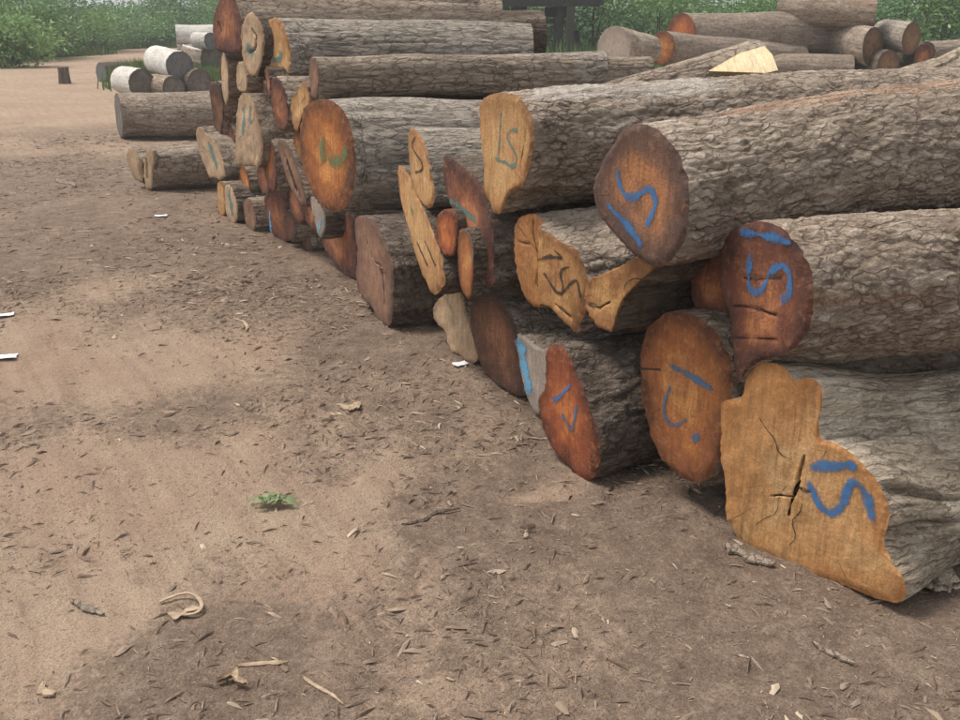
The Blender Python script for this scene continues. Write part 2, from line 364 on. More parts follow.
def build_log(label, poly, off=None, g=None, P0=None, faz=60, az=70, tilt=0, L=2.6, taper=1.0, K=3, trans=.25,
              style='plate', bark='bark', face='f_tan', ds=.011, N=200, strokes=(), cracks=(), steps=(), rough=.006, cat='log', group='logs stacked in the long pile',
              name='timber_log', far_face='f_greywood', sag=0.0, dispk=1.0, swell=.03, round2=None, dome=.0, jag=.004, grow=None, RN=None, circ=None, ck=2, stain=.6, stain_dir=None, scale=1.0, rise=0.0, checks=None, peels=()):
    LOGN[0] += 1; seed = LOGN[0]
    nf = azv(faz); m = -nf; v = np.array([0, 0, 1.0]); u = np.cross(v, m)
    if poly is not None:
        poly = np.asarray(poly, float)
        if g is not None: Pp = gpt(*g)
        elif P0 is not None: Pp = np.asarray(P0)
        else:
            c = poly.mean(0); Pp = onplane(c[0], c[1], G1 + NPL * off, NPL)
        W = np.array([onplane(x, y, Pp, nf) for x, y in poly])
        C = W.mean(0); C = C * .5 + (W.max(0) + W.min(0)) * .25
        UV = np.stack([(W - C) @ u, (W - C) @ v], 1)
    else:
        C, r_ = np.asarray(circ[0], float), circ[1]; Pp = C
        tt = np.linspace(0, 2 * math.pi, 40, endpoint=False)
        rj = r_ * (1 + .07 * fbm(np.stack([np.cos(tt) * 1.3, np.sin(tt) * 1.3, 0 * tt + seed], 1), 3, seed))
        UV = np.stack([np.cos(tt) * rj, np.sin(tt) * rj], 1)
    if np.sum(UV[:, 0] * np.roll(UV[:, 1], -1) - UV[:, 1] * np.roll(UV[:, 0], -1)) < 0: UV = UV[::-1]
    UV = resample(chaikin(UV, ck), N)
    rho0 = np.sqrt(max(1e-5, .5 * abs(np.sum(UV[:, 0] * np.roll(UV[:, 1], -1) - UV[:, 1] * np.roll(UV[:, 0], -1))) / math.pi))
    th = np.linspace(0, 2 * math.pi, N, endpoint=False)
    ct = np.stack([np.cos(th), np.sin(th), 0 * th + seed], 1)
    UV = UV * scale * (1 + (jag / rho0) * (.7 * fbm(ct * 9, 4, seed) + .4 * vnoise(ct * 40, seed) + .8 * fbm(ct * 2.6, 3, seed + 4))[:, None])
    place = lambda x, y: np.array([(onplane(x, y, Pp, nf) - C) @ u, (onplane(x, y, Pp, nf) - C) @ v])
    crk = [(np.array([place(*p_) for p_ in pts]), wd, dp) for pts, wd, dp in cracks]
    stp = [(place(*a), place(*b), hgt, soft) for a, b, hgt, soft in steps]
    def relief(U):
        P3 = np.stack([U[:, 0], U[:, 1], np.full(len(U), seed * 5.1)], 1)
        h = rough * fbm(P3 * 5, 3, seed) + rough * .3 * fbm(P3 * 17, 3, seed + 1)
        h = h + dome * (1 - np.minimum(1, (U ** 2).sum(1) / rho0 ** 2))
        for a, b, hgt, soft in stp:
            t = (b - a) / np.linalg.norm(b - a); s_ = (U - a) @ np.array([-t[1], t[0]]) + .012 * vnoise(P3 * 14, seed + 9)
            h = h + hgt * smooth(-soft, soft, s_)
        for ln, wd, dp in crk:
            d = seg_dist(U + .006 * np.stack([vnoise(P3 * 30, 3), vnoise(P3 * 30, 4)], 1), ln); h = h - .35 * dp * np.exp(-(d / wd) ** 2)
        return h
    pos = lambda U, lift=0.0: C + U[:, :1] * u + U[:, 1:2] * v + (relief(U) + lift)[:, None] * m
    a = azv(az, tilt)
    # ---- body
    bev = (.004 + .012 * np.abs(fbm(ct * 4, 3, seed + 31)) + .004 * vnoise(ct * 14, seed + 5)) * min(1.0, rho0 / .15)
    Rm = pos(UV) - m * bev[:, None]; F = Rm - C
    fa = F @ a; B = F - fa[:, None] * a
    e1 = np.cross(np.array([0, 0, 1.0]), a); e1 /= np.linalg.norm(e1); e2 = np.cross(a, e1)
    z = (B @ e1) + 1j * (B @ e2); Z = np.fft.fft(z); k = np.fft.fftfreq(N, 1 / N)
    Z[np.abs(k) > K] = 0
    if round2 is not None: Z[(np.abs(k) > 1)] *= round2
    zb = np.fft.ifft(Z)
    rho = np.sqrt(np.mean(np.abs(zb - zb.mean()) ** 2))
    s = [0.0]
    while s[-1] < L:
        s.append(s[-1] + ds * (1 if s[-1] < 1.7 else 2.2) * (.4 if s[-1] < .03 else 1))
    s = np.array(s); s[-1] = L; ns = len(s)
    t = smooth(0, trans, s)[:, None]
    sc_ = (1 + (taper - 1) * s / L)[:, None]
    if grow is not None: sc_ = sc_ * (1 + grow * smooth(0, trans * 1.6, s)[:, None])
    TH, SS = np.meshgrid(th, s)
    qlow = np.stack([np.cos(TH) * rho * 3, np.sin(TH) * rho * 3, SS * 1.6 + seed * 2.1], -1)
    low = swell * fbm(qlow, 3, seed + 2) * smooth(0, .2, SS)
    zz = (z[None, :] * (1 - t) + zb[None, :] * t)
    cen = zb.mean()
    zz = cen + (zz - cen) * sc_ * (1 + low)
    h, plate, groove, q = bark_disp(style, TH, rho, SS, seed)
    h = h * dispk * smooth(0, .035, SS)
    un = np.roll(zz, -1, 1) - np.roll(zz, 1, 1); nrm = -1j * un / (np.abs(un) + 1e-9)
    if np.mean(np.real(nrm * np.conj(zz - cen))) < 0: nrm = -nrm; flip = True
    else: flip = False
    zz = zz + nrm * h
    bend = rise * smooth(0, trans * 1.4, s) + sag * (s / L) * (1 - s / L) * 4 + .012 * np.sin(s * 2.1 + seed) * smooth(.1, .8, s)
    V = C + np.real(zz)[..., None] * e1 + np.imag(zz)[..., None] * e2 + (fa[None, :] * (1 - t) + s[:, None])[..., None] * a
    V[..., 2] += bend[:, None]
    V[0] = Rm
    pe = np.zeros((ns, N))
    for s0, s1, wd_, side, val in peels:      # stretches where the outer bark has come away
        for i in range(ns):
            if not s0 < s[i] < s1: continue
            ring = V[i]; c_ = ring.mean(0); j0 = int(np.argmax(ring[:, 2] - c_[2] + side * (ring[:, 1] - c_[1])))
            dj = (np.arange(N) - j0 + N // 2) % N - N // 2; dd = dj * (2 * math.pi * rho / N)
            pt = np.stack([dd * 14, np.full(N, s[i] * 3.0), np.full(N, seed * 1.0)], 1)
            edge_ = wd_ * .5 * (1 + .8 * fbm(pt, 3, seed + 60)) * min(1, (s[i] - s0) * 5 + .2, (s1 - s[i]) * 4 + .2)
            pe[i] = val * smooth(edge_ + .006, edge_ - .006, np.abs(dd))
    base = np.array([C[0], C[1], max(0.0, V[0, :, 2].min())])
    root = empty(name, base, label, cat, group)
    qd = gridq(ns, N)
    e_ = (V[0, 1] - V[0, 0]); l_ = (V[1, 0] - V[0, 0]); nn = np.cross(e_, l_)
    cx = np.cross(V[2, 1] - V[2, 0], V[3, 0] - V[2, 0]) @ (V[2, 0] - V[2].mean(0))
    tot = np.mean([np.cross(V[3, (j + 1) % N] - V[3, j], V[4, j] - V[3, j]) @ (V[3, j] - V[3].mean(0)) for j in range(0, N, 5)])
    if tot < 0: qd = qd[:, ::-1]
    mesh_np('bark' if bark != 'bark_bare' else 'bare_trunk', V.reshape(-1, 3), qd, None,
            {'plate': plate.ravel(), 'groove': groove.ravel(), 'barkco': q.reshape(-1, 3), 'peel': pe.ravel()}, M[bark], True, root, base)
    # ---- sawn face (polar sheet)
    nr = RN or max(6, int(rho0 / .007)); nr = min(nr, 120)
    rr = np.r_[np.linspace(0, .9, nr + 1)[1:], .94, .97, 1.0]; nr = len(rr)
    U = np.vstack([np.zeros((1, 2)), (UV[None] * rr[:, None, None]).reshape(-1, 2)])
    FV = pos(U); FV[1:] -= (m[None, None, :] * (bev[None, :] * smooth(.90, 1.0, rr)[:, None] ** 2)[..., None]).reshape(-1, 3); RRa = np.r_[0, np.repeat(rr, N)]
    fq = gridq(nr, N, True, 1)
    tri = np.stack([np.zeros(N, int), 1 + np.arange(N), 1 + (np.arange(N) + 1) % N], 1)
    tn = np.cross(FV[1 + N // 4] - FV[0], FV[1 + N // 4 + 3] - FV[0]) @ m
    fq = fq if tn < 0 else fq[:, ::-1]
    tri = tri if tn > 0 else tri[:, ::-1]
    r_s = np.random.RandomState(seed + 500); sa_ = r_s.rand() * 6.283 if stain_dir is None else R(stain_dir)
    U3 = np.c_[U, np.full(len(U), seed * 3.3)]; pr = (U @ np.array([math.cos(sa_), math.sin(sa_)])) / rho0 + .45 * fbm(U3 / rho0 * 1.6, 3, seed)
    stv = smooth(.45, 1.05, pr) * stain
    tv = np.zeros(len(U))
    for a_, b_, hgt, soft in stp[:1]:
        t_ = (b_ - a_) / np.linalg.norm(b_ - a_); tv = smooth(-.03, .03, (U - a_) @ np.array([-t_[1], t_[0]]) + .01 * vnoise(U3 * 14, seed + 9))
    fi = np.linspace(0, 2 * math.pi, N, endpoint=False); av = np.stack([np.cos(fi), np.sin(fi), 0 * fi + seed], 1); av = np.vstack([av[:1], np.tile(av, (nr, 1))]); av[:, 2] += .03 * RRa
    fo = mesh_np('cut_face', FV, fq, tri, {'rr': RRa, 'faceco': np.c_[U, np.zeros(len(U))], 'stain': stv, 'tint': tv, 'ang': av}, M[face], True, root, base)
    # far end
    last = V[-1]; cc = last.mean(0); rr2 = np.array([.35, .7, 1.0])
    EV = np.vstack([cc[None], (cc + (last - cc)[None] * rr2[:, None, None]).reshape(-1, 3)])
    eq = gridq(3, N, True, 1)
    tn = np.cross(EV[1] - EV[0], EV[4] - EV[0]) @ a
    eq = eq if tn < 0 else eq[:, ::-1]
    tri2 = tri if (np.cross(EV[tri[0][1]] - EV[0], EV[tri[0][2]] - EV[0]) @ a) > 0 else tri[:, ::-1]
    EU = (EV - cc); EU = np.stack([EU @ e1, EU @ e2, 0 * EU[:, 0] + 3], 1)
    mesh_np('cut_face', EV, eq, tri2, {'rr': np.r_[0, np.repeat(rr2, N)], 'faceco': EU}, M[far_face], True, root, base)
    fd = dict(pos=pos, obj=fo, base=base)
    paint_on(fd, place, strokes)
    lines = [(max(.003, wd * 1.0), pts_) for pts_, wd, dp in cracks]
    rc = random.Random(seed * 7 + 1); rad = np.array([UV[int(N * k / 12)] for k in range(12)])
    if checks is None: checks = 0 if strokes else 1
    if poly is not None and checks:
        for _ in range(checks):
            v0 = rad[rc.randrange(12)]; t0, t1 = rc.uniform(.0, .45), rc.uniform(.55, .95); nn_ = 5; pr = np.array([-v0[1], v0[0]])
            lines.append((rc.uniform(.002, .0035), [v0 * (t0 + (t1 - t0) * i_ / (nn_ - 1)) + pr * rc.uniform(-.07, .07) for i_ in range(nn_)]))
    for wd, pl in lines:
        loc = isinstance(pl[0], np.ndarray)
        paint_on(fd, (lambda *p_: np.array(p_)) if loc else place, [('crackshade', wd, [tuple(p_) for p_ in pl], 'crack')])  # dark strip along each crack, its shade put into the colour
    return dict(root=root, C=C, a=a, V=V, face=fd, place=place, base=base)

# ------------------------------------------------------------------ ground sheet
def axis_pts(lo, hi, c, d0, grow):
    a = [c]; d = d0
    while a[-1] < hi: a.append(a[-1] + d); d *= grow
    b = [c]; d = d0
    while b[-1] > lo: b.append(b[-1] - d); d *= grow
    return np.array(b[:0:-1] + a)
gx = axis_pts(-400, 400, -.1, .015, 1.014); gy = axis_pts(-60, 600, 2.6, .015, 1.014)
GX, GY = np.meshgrid(gx, gy); GZ = ground_z(GX, GY)

def mulch_mask(x, y):
    """where bark litter covers the sand (1) or the bare sandy track shows (0)"""
    P = np.stack([x, y, 0 * x], -1)
    wx, wy = x + .55 * fbm(P * 1.4, 4, 61), y + .75 * fbm(P * 1.3 + 4, 4, 62)
    m = np.full(np.shape(x), .88)
    for (px, py), rx, ry, k in [((60, 520), .75, .62, 1.0), ((170, 455), .6, .35, .8), ((30, 330), 1.0, .8, .9), ((110, 360), .9, .45, .8), ((330, 470), .5, .25, .55), ((330, 560), .32, .3, .55), ((180, 640), .45, .25, .35), ((20, 690), .4, .28, .6),
                                 ((560, 580), .3, .16, .35), ((60, 150), 3.5, 1.0, .5), ((60, 112), 5.5, 2.2, .8), ((30, 95), 9.0, 5.0, 1.0), ((500, 640), .25, .12, .3), ((590, 492), .22, .1, .9)]:
        c = gpt(px, py); m = m - k * np.exp(-(((wx - c[0]) / rx) ** 2 + ((wy - c[1]) / ry) ** 2))
    far = smooth(13, 19, y)
    m = m * (1 - far) + far * .02
    m = .13 + .87 * m + .30 * fbm(P * 2.6, 4, 63) + .30 * fbm(P * np.array([5.0, 1.6, 1]), 3, 64) * (y < 9)
    return np.clip(m, 0, 1)
MU = mulch_mask(GX, GY)
def grassy(x, y):
    n_ = 1.2 * fbm(np.stack([x * .35, y * .35, 0 * x], -1), 3, 71)
    g_ = np.maximum(smooth(-14.3, -15.3, x + n_) * smooth(30, 33, y + n_), smooth(46.5, 48.5, y + n_))
    return np.maximum(g_, smooth(-7, -5.4, x + n_) * smooth(22, 26, y + n_))
GRASSY = grassy(GX, GY)
b = NB('dirt_with_bark_litter'); geo = b.n('ShaderNodeNewGeometry').outputs['Position']
n1 = b.noise(geo, 1.3, 6, .6, .3); n2 = b.noise(geo, 9, 6, .68, .3); n3 = b.noise(geo, 48, 5, .72); n4 = b.noise(geo, 170, 3, .7)
sand = b.mix(b.math('ADD', b.math('MULTIPLY', n2, .5), b.math('MULTIPLY', n3, .5)), (.22, .16, .118), (.57, .44, .33))
sand = b.mix(b.ramp(b.noise(geo, .8, 4, .6, .4), [(.45, 0.0), (.65, .5)]), sand, (.33, .215, .158))
rot = b.n('ShaderNodeMapping'); rot.inputs['Rotation'].default_value = (0, 0, R(-30)); b.l(geo, rot.inputs['Vector'])
stk = b.noise(b.map(rot.outputs[0], (9, .9, 1)), 1.6, 5, .65, .5)
sand = b.mix(b.ramp(stk, [(.42, 0.0), (.66, .5)]), sand, (.25, .175, .13))
mul = b.ramp(b.math('ADD', b.math('MULTIPLY', n2, .45), b.math('MULTIPLY', n3, .55)), [(.3, (.075, .053, .041)), (.5, (.185, .136, .104)), (.7, (.36, .280, .218))])
mk = b.math('ADD', b.math('ADD', b.attr('mulch').outputs['Fac'], b.math('MULTIPLY', b.math('SUBTRACT', n3, .5), 2.2)), b.math('MULTIPLY', b.math('SUBTRACT', b.noise(geo, 22, 6, .7, .6), .5), 1.8))
col = b.mix(b.ramp(mk, [(.25, 0.0), (.80, .95)]), sand, mul)
col = b.mix(b.ramp(n4, [(.36, .5), (.5, 0.0)]), col, (.06, .043, .033))
col = b.mix(b.ramp(n4, [(.6, 0.0), (.72, .35)]), col, (.42, .34, .26))
grs = b.ramp(n2, [(.3, (.05, .085, .03)), (.7, (.12, .16, .055))])
col = b.mix(b.attr('grassy').outputs['Fac'], col, grs)
b.bump(b.math('ADD', b.math('MULTIPLY', n3, .7), b.math('MULTIPLY', n4, .3)), .022)
b.fin(col, .96, .08); M['ground'] = b.m
gnd = mesh_np('ground', np.stack([GX, GY, GZ], -1).reshape(-1, 3), gridq(len(gy), len(gx), False), None, {'mulch': MU.ravel(), 'grassy': GRASSY.ravel()}, M['ground'])
tag(gnd, kind='structure')

# ------------------------------------------------------------------ the long stack: near logs, traced faces
Z8 = lambda *p: [(680 + x / 2.571, 340 + y / 2.571) for x, y in p]
Z7 = lambda *p: [(460 + x / 3.4286, 320 + y / 3.4286) for x, y in p]
Z6 = lambda *p: [(460 + x / 3.4286, 180 + y / 3.4286) for x, y in p]
Z9 = lambda *p: [(680 + x / 3.4286, 180 + y / 3.4286) for x, y in p]
Z4 = lambda *p: [(300 + x / 4, 60 + y / 4) for x, y in p]
Z5 = lambda *p: [(300 + x / 4, 180 + y / 4) for x, y in p]
Z2 = lambda *p: [(180 + x / 5.3333, y / 5.3333) for x, y in p]
Z3 = lambda *p: [(180 + x / 5.3333, 120 + y / 5.3333) for x, y in p]
PM = 'paint_mark'

build_log('bare pale log with lobed knobbly tan end, blue bar and S, lying on the dirt',
    Z8((170,100),(180,75),(205,60),(240,58),(275,70),(293,104),(320,95),(345,100),(362,125),(362,165),(350,195),(352,262),(385,265),(430,285),(475,325),(510,370),(530,420),(535,470),(518,520),(540,575),(572,610),(580,650),(560,682),(525,677),(480,662),(430,637),(360,617),(290,597),(250,578),(215,553),(170,543),(146,530),(138,478),(115,460),(122,400),(115,340),(102,300),(105,240),(105,165),(130,150),(165,150)),
    g=(870, 602), faz=52, az=66, tilt=0, L=2.4, K=2, trans=.4, style='bare', grow=-.13, rise=-.055, bark='bark_bare', face='f_honey', N=420, RN=110, ck=1, checks=3, rough=.012, jag=.004, taper=.92, dispk=1.1,
    cracks=[(Z8((322,298),(312,330),(303,360),(296,380)), .0028, .05), (Z8((296,380),(289,405),(281,430),(276,452)), .0022, .04), (Z8((238,402),(262,399),(285,405),(300,385)), .0022, .04), (Z8((300,380),(318,388),(334,394)), .0024, .04), (Z8((303,362),(296,385),(290,398)), .006, .04)],
    steps=[(Z8((140, 478))[0], Z8((240, 290))[0], .007, .03)],
    strokes=[('p_blue', .031, Z8((330,327),(460,323)), PM), ('p_blue', .025, Z8((330,360),(350,410),(380,447),(410,440),(425,400),(432,370),(455,365),(480,400),(495,467)), PM)])
build_log('amber oval log end with faint blue bar and hook, beside lobed tan end',
    [(648,325),(665,312),(690,312),(712,328),(724,350),(731,372),(731,395),(726,420),(719,450),(712,474),(697,485),(680,479),(662,463),(650,440),(643,410),(638,375),(640,345)],
    P0=at(697, 485, 3.0), faz=56, az=70, L=2.6, face='f_amber', taper=1.0, bark='bark_warm', round2=.6,
    strokes=[('p_bluedull', .017, Z7((720,155),(790,190),(870,240)), PM), ('p_bluedull', .010, Z7((722,225),(695,290),(705,345),(740,365),(775,340)), PM), ('p_bluedull', .022, Z7((800,415),(822,390)), PM), ('p_black', .006, Z7((615,165),(690,170)), PM)])
build_log('red-orange log end with blue flick, on the ground beside the amber oval end',
    Z7((290,100),(320,82),(350,95),(375,130),(395,190),(430,260),(455,340),(475,420),(475,490),(460,540),(430,552),(400,532),(350,492),(310,440),(285,390),(265,310),(268,260),(292,230),(290,160)),
    g=(588, 480), faz=58, az=58, L=2.6, face='f_redorange', bark='bark_dark', round2=.6,
    strokes=[('p_blue', .022, Z7((320,282),(350,255),(380,222)), PM), ('p_bluedull', .015, Z7((345,320),(370,350),(385,387),(395,340),(402,290)), PM)])
build_log('narrow grey log end daubed with light blue paint, tucked behind the red-orange end',
    Z7((188,40),(215,55),(250,90),(300,105),(330,130),(330,280),(290,320),(262,330),(235,292),(210,212),(195,130)),
    g=(531, 416), faz=58, az=62, L=2.4, face='f_greywood', bark='bark', round2=.7,
    strokes=[('p_lightblue', .06, Z7((205,62),(216,130),(230,205),(240,255)), PM)])
build_log('dark brown oval log end without paint, on the ground beside the light-blue daubed end',
    [(472,294),(482,289),(492,292),(504,305),(514,323),(519,340),(522,360),(524,385),(520,396),(507,393),(493,385),(480,367),(472,343),(467,320)],
    g=(512, 396), faz=60, az=73, L=2.4, face='f_dark', round2=.6)
build_log('knotty pale yellow log end lumpy down to the ground, beside dark brown oval end',
    [(445,257),(450,262),(453,278),(459,290),(464,305),(468,325),(476,340),(479,358),(471,366),(460,357),(447,351),(444,332),(436,325),(430,317),(432,306),(437,300),(446,294),(447,280)],
    g=(471, 366), faz=62, az=74, L=2.2, face='f_pale', round2=.6, jag=.006, rough=.02)
build_log('squared grey-brown log end upright on the ground with dark body behind',
    Z5((215,140),(265,145),(300,165),(335,240),(362,310),(372,350),(368,400),(368,590),(322,590),(290,510),(250,480),(225,430),(220,380),(230,300),(215,220)),
    g=(388, 328), faz=64, az=76, L=2.4, face='f_greybrown', bark='bark_dark', K=5, cracks=[(Z5((262,230),(300,330),(325,345),(340,500)), .006, .02)])
build_log('dull red-brown log end low under the big orange end',
    [(321,213),(335,212),(352,213),(354,230),(356,260),(357,281),(345,277),(335,265),(325,252),(320,240),(318,225)],
    g=(354, 281), faz=60, az=78, L=2.4, face='f_redbrown', bark='bark_dark')
# second and third tiers, near
build_log('large red-brown log end with blue arc and S, above the lobed tan end',
    Z9((165,175),(200,155),(260,142),(310,150),(370,185),(410,240),(440,300),(455,370),(452,440),(440,510),(400,570),(350,600),(300,612),(250,632),(220,662),(200,705),(185,660),(175,560),(170,460),(140,400),(130,330),(135,240)),
    off=.13, faz=60, az=71, tilt=.3, L=2.6, face='f_redbrown', round2=.4, taper=1.0, ds=.008, N=260, bark='bark_warm',
    cracks=[(Z9((215,335),(280,340),(350,335)), .004, .012), (Z9((180,430),(260,440),(330,465)), .005, .015), (Z9((180,540),(330,545)), .004, .010)],
    strokes=[('p_blue', .020, Z9((205,176),(260,185),(320,195),(382,217)), PM), ('p_blue', .019, Z9((245,250),(238,310),(235,360),(260,390),(290,372),(305,320),(340,290),(370,300),(382,350),(372,400),(345,410)), PM)])
T1L = build_log('big round slate-brown log end with bright blue IS, above the large red-brown end',
    [(592,185),(600,165),(612,145),(622,130),(635,123),(652,126),(668,140),(680,160),(688,185),(690,210),(686,235),(676,255),(662,268),(650,266),(636,258),(620,242),(605,225),(595,210)],
    off=-.06, faz=56, az=67, tilt=.6, L=2.8, face='f_slate', round2=.3, taper=1.16, ds=.008, N=280, stain=.4, stain_dir=120, rise=.08, grow=-.05, trans=.6, peels=[(.25, 1.75, .10, .0, 1.0)],
    strokes=[('p_blue', .021, [(607,203),(615,212),(623,221),(634,233),(643,247)], PM), ('p_blue', .021, [(618,168),(620,186),(627,198),(637,197),(645,189),(652,189),(656,202),(652,215),(646,227)], PM)])
T2L = build_log('smooth tan log end with thin teal IS and pointed lower tip',
    Z4((710,190),(725,155),(760,135),(820,130),(870,145),(905,190),(925,240),(930,300),(920,380),(905,460),(885,515),(850,522),(825,545),(805,600),(785,622),(765,600),(740,550),(728,520),(735,440),(725,350),(715,260)),
    off=-.03, faz=62, az=71, tilt=.8, L=3.2, face='f_tan', bark='bark', round2=.35, taper=1.0, ds=.009, N=260, grow=.03, peels=[(.03, .95, .16, -.35, -1.0)],
    cracks=[(Z4((905,280),(890,360),(880,450)), .004, .010)],
    strokes=[('p_teal', .010, Z4((803,205),(801,290),(792,385)), PM), ('p_teal', .014, Z4((782,392),(820,412)), PM), ('p_teal', .012, Z4((872,280),(838,278),(825,308),(848,350),(872,392),(855,432),(812,402)), PM)])
build_log('cracked tan log end with black T and S, below smooth tan end',
    [(508,221),(518,215),(530,215),(538,228),(547,234),(562,244),(577,250),(582,265),(586,279),(589,290),(584,304),(584,314),(577,326),(576,334),(570,331),(559,317),(545,306),(530,309),(520,305),(512,288),(508,262),(507,240)],
    off=.0, faz=58, az=72, tilt=0, L=2.3, face='f_caramel', K=4, trans=.4, N=240, RN=46, jag=.005, round2=.5, taper=.95, rise=.05, rough=.012, ck=1,
    cracks=[(Z6((225,140),(232,220),(250,300),(240,360),(258,402)), .004, .03), (Z6((180,215),(215,222)), .004, .02), (Z6((330,430),(375,470)), .006, .02)],
    steps=[(Z6((262, 420))[0], Z6((262, 180))[0], -.03, .008)],
    strokes=[('p_black', .012, Z6((265,275),(300,262),(350,268)), PM), ('p_black', .008, Z6((320,240),(345,262)), PM), ('p_black', .010, Z6((375,298),(345,305),(340,330),(352,360),(350,392),(325,385),(300,340),(285,318)), PM), ('p_black', .009, Z6((345,395),(400,330),(408,380),(415,405)), PM)])
build_log('broken sloping tan wedge of split log beside black T and S end',
    [(583,283),(590,278),(600,275),(618,267),(636,258),(650,258),(656,266),(641,280),(622,298),(615,314),(613,332),(604,331),(594,322),(585,312),(581,300)],
    off=-.03, faz=50, az=66, tilt=0, L=1.9, face='f_caramel', bark='bark_dark', style='ridge', K=5, trans=.4, N=180, RN=36, jag=.006, rough=.02, ck=1,
    cracks=[(Z6((430,430),(470,440),(510,420)), .004, .02)])
build_log('shadowed brown log end deep in the gap beside the large red-brown end',
    [(690,270),(712,255),(730,258),(734,290),(732,318),(702,320),(690,302)], off=.22, faz=58, az=70, L=2.0, face='f_redbrown', bark='bark_dark', ds=.03, N=90)
# middle of the stack
build_log('big glossy orange log end with green smears and dark rim',
    Z4((10,190),(50,160),(110,155),(160,185),(195,250),(215,330),(225,420),(215,500),(195,570),(165,605),(120,605),(85,585),(50,540),(25,490),(5,430),(-6,350),(-5,270)),
    off=-.05, faz=54, az=82, tilt=-.6, L=2.8, face='f_orange', bark='bark_far', style='ridge', ds=.016, N=200, round2=.4, taper=.92, stain=1.0, stain_dir=-10,
    strokes=[('p_green', .05, Z4((95,305),(85,370),(105,405)), PM), ('p_green', .05, Z4((110,400),(150,412),(185,380),(180,335)), PM)])
build_log('thin leaning tan slab end with dark scrawl, beside the squared grey-brown end',
    [(396,166),(400,165),(408,175),(418,200),(428,220),(433,235),(439,255),(442,272),(444,286),(433,297),(427,287),(420,272),(413,248),(407,225),(402,207),(398,190)],
    off=-.02, faz=72, az=76, L=2.0, face='f_tan', bark='bark_dark', ds=.02, N=140, round2=.8,
    strokes=[('p_green', .03, [(411,207),(414,216)], PM), ('p_black', .012, [(417,242),(422,252),(428,266)], PM), ('p_black', .010, [(425,240),(430,252),(436,266)], PM)])
build_log('narrow tan log end with thin black S, leaning above the scrawled slab',
    Z4((430,280),(445,268),(470,290),(500,350),(517,430),(527,500),(537,560),(527,590),(505,597),(480,570),(460,540),(440,480),(435,400),(430,330)),
    off=-.02, faz=66, az=77, L=2.0, face='f_tan', bark='bark_far', style='ridge', ds=.02, N=140, round2=.7,
    strokes=[('p_black', .010, Z4((462,308),(446,338),(458,368),(488,408),(492,440),(462,450)), PM)])
build_log('red-brown split log end with teal bar, beneath the smooth tan end',
    [(441,156),(445,154),(455,162),(470,172),(480,185),(486,200),(491,220),(494,245),(492,265),(494,285),(487,291),(478,280),(473,262),(470,240),(462,225),(455,215),(447,200),(442,180)],
    off=-.02, faz=64, az=74, L=2.2, face='f_redbrown', bark='bark_dark', ds=.018, N=160, round2=.6, jag=.005, rough=.012,
    strokes=[('p_teal', .022, Z4((600,558),(650,602),(702,642)), PM)])
build_log('small knob-like red log end pressed against the scrawled slab',
    [(436,215),(445,208),(454,211),(457,223),(456,243),(452,258),(442,254),(435,240)], off=-.06, faz=62, az=74, L=1.6, face='f_redorange', bark='bark_dark', ds=.03, N=90)
build_log('slim orange-brown log end with teal arc, hanging over the knotty yellow end',
    [(458,231),(464,227),(470,233),(474,250),(473,270),(471,290),(468,302),(462,295),(458,280),(457,262),(457,245)], off=-.08, faz=64, az=74, L=1.6, face='f_amber', bark='bark_dark', ds=.03, N=110,
    strokes=[('p_teal', .010, Z5((650,192),(682,215),(695,270),(690,340)), PM)])
# ---- far end of the stack (small, crowded ends)
FK = dict(off=0, faz=56, az=80, L=2.0, ds=.035, N=110, jag=.011, rough=.012, scale=1.06, stain=.9, checks=2, bark='bark_dark', style='ridge', round2=.8)
def far_log(label, poly, **kw):
    d = dict(FK); d.update(kw); r_ = random.Random(label)
    if d.get('off') is not None: d['off'] += r_.uniform(-.03, .09)
    if 'bark' not in kw: d['bark'] = r_.choice(['bark_dark', 'bark_warm', 'bark'])
    return build_log(label, poly, **d)
far_log('dark red pear-shaped log end topmost at the far corner of the stack', [(213,40),(212,25),(216,8),(222,-6),(230,-8),(236,5),(240,22),(241,42),(237,52),(226,52),(216,49)], face='f_redbrown', off=-.02, cracks=[(Z2((205,130),(215,165)), .02, .05)])
far_log('long grey log on top of the stack with slanting plank-like end', [(229,-14),(238,-16),(246,-8),(247,6),(246,17),(243,27),(241,29),(236,14)], face='f_greywood', bark='bark', off=0, az=84, tilt=-1.6, L=1.72, ds=.016, N=140, taper=.95, round2=.5)
far_log('pale oval log end with black heart crack', Z2((330,130),(370,65),(400,90),(430,150),(442,200),(440,260),(430,340),(400,405),(370,400),(340,340),(325,250)), face='f_pale', off=-.02, cracks=[(Z2((385,165),(405,200),(400,260),(370,285)), .012, .06)],
        strokes=[('p_teal', .05, Z2((355,230),(380,290),(395,270)), PM)])
far_log('rounded tan log end with teal square mark, next to the heart-cracked end', Z2((440,170),(460,120),(500,100),(540,130),(565,200),(580,300),(575,390),(545,435),(510,420),(480,370),(452,340),(442,260)), face='f_tan', bark='bark_far', az=84, tilt=-.9, L=1.70, ds=.014, N=170, taper=.93, round2=.4,
        strokes=[('p_teal', .035, Z2((488,195),(492,260),(490,325),(540,318),(535,270)), PM)])
far_log('narrow cream-edged log end under the dark red pear-shaped end', Z2((220,290),(240,288),(254,330),(258,420),(256,540),(242,562),(226,500),(222,400)), face='f_pale', faz=66)
far_log('small pale log end wedged below the heart-cracked end', Z2((300,330),(330,340),(358,400),(356,480),(330,492),(302,472)), face='f_pale')
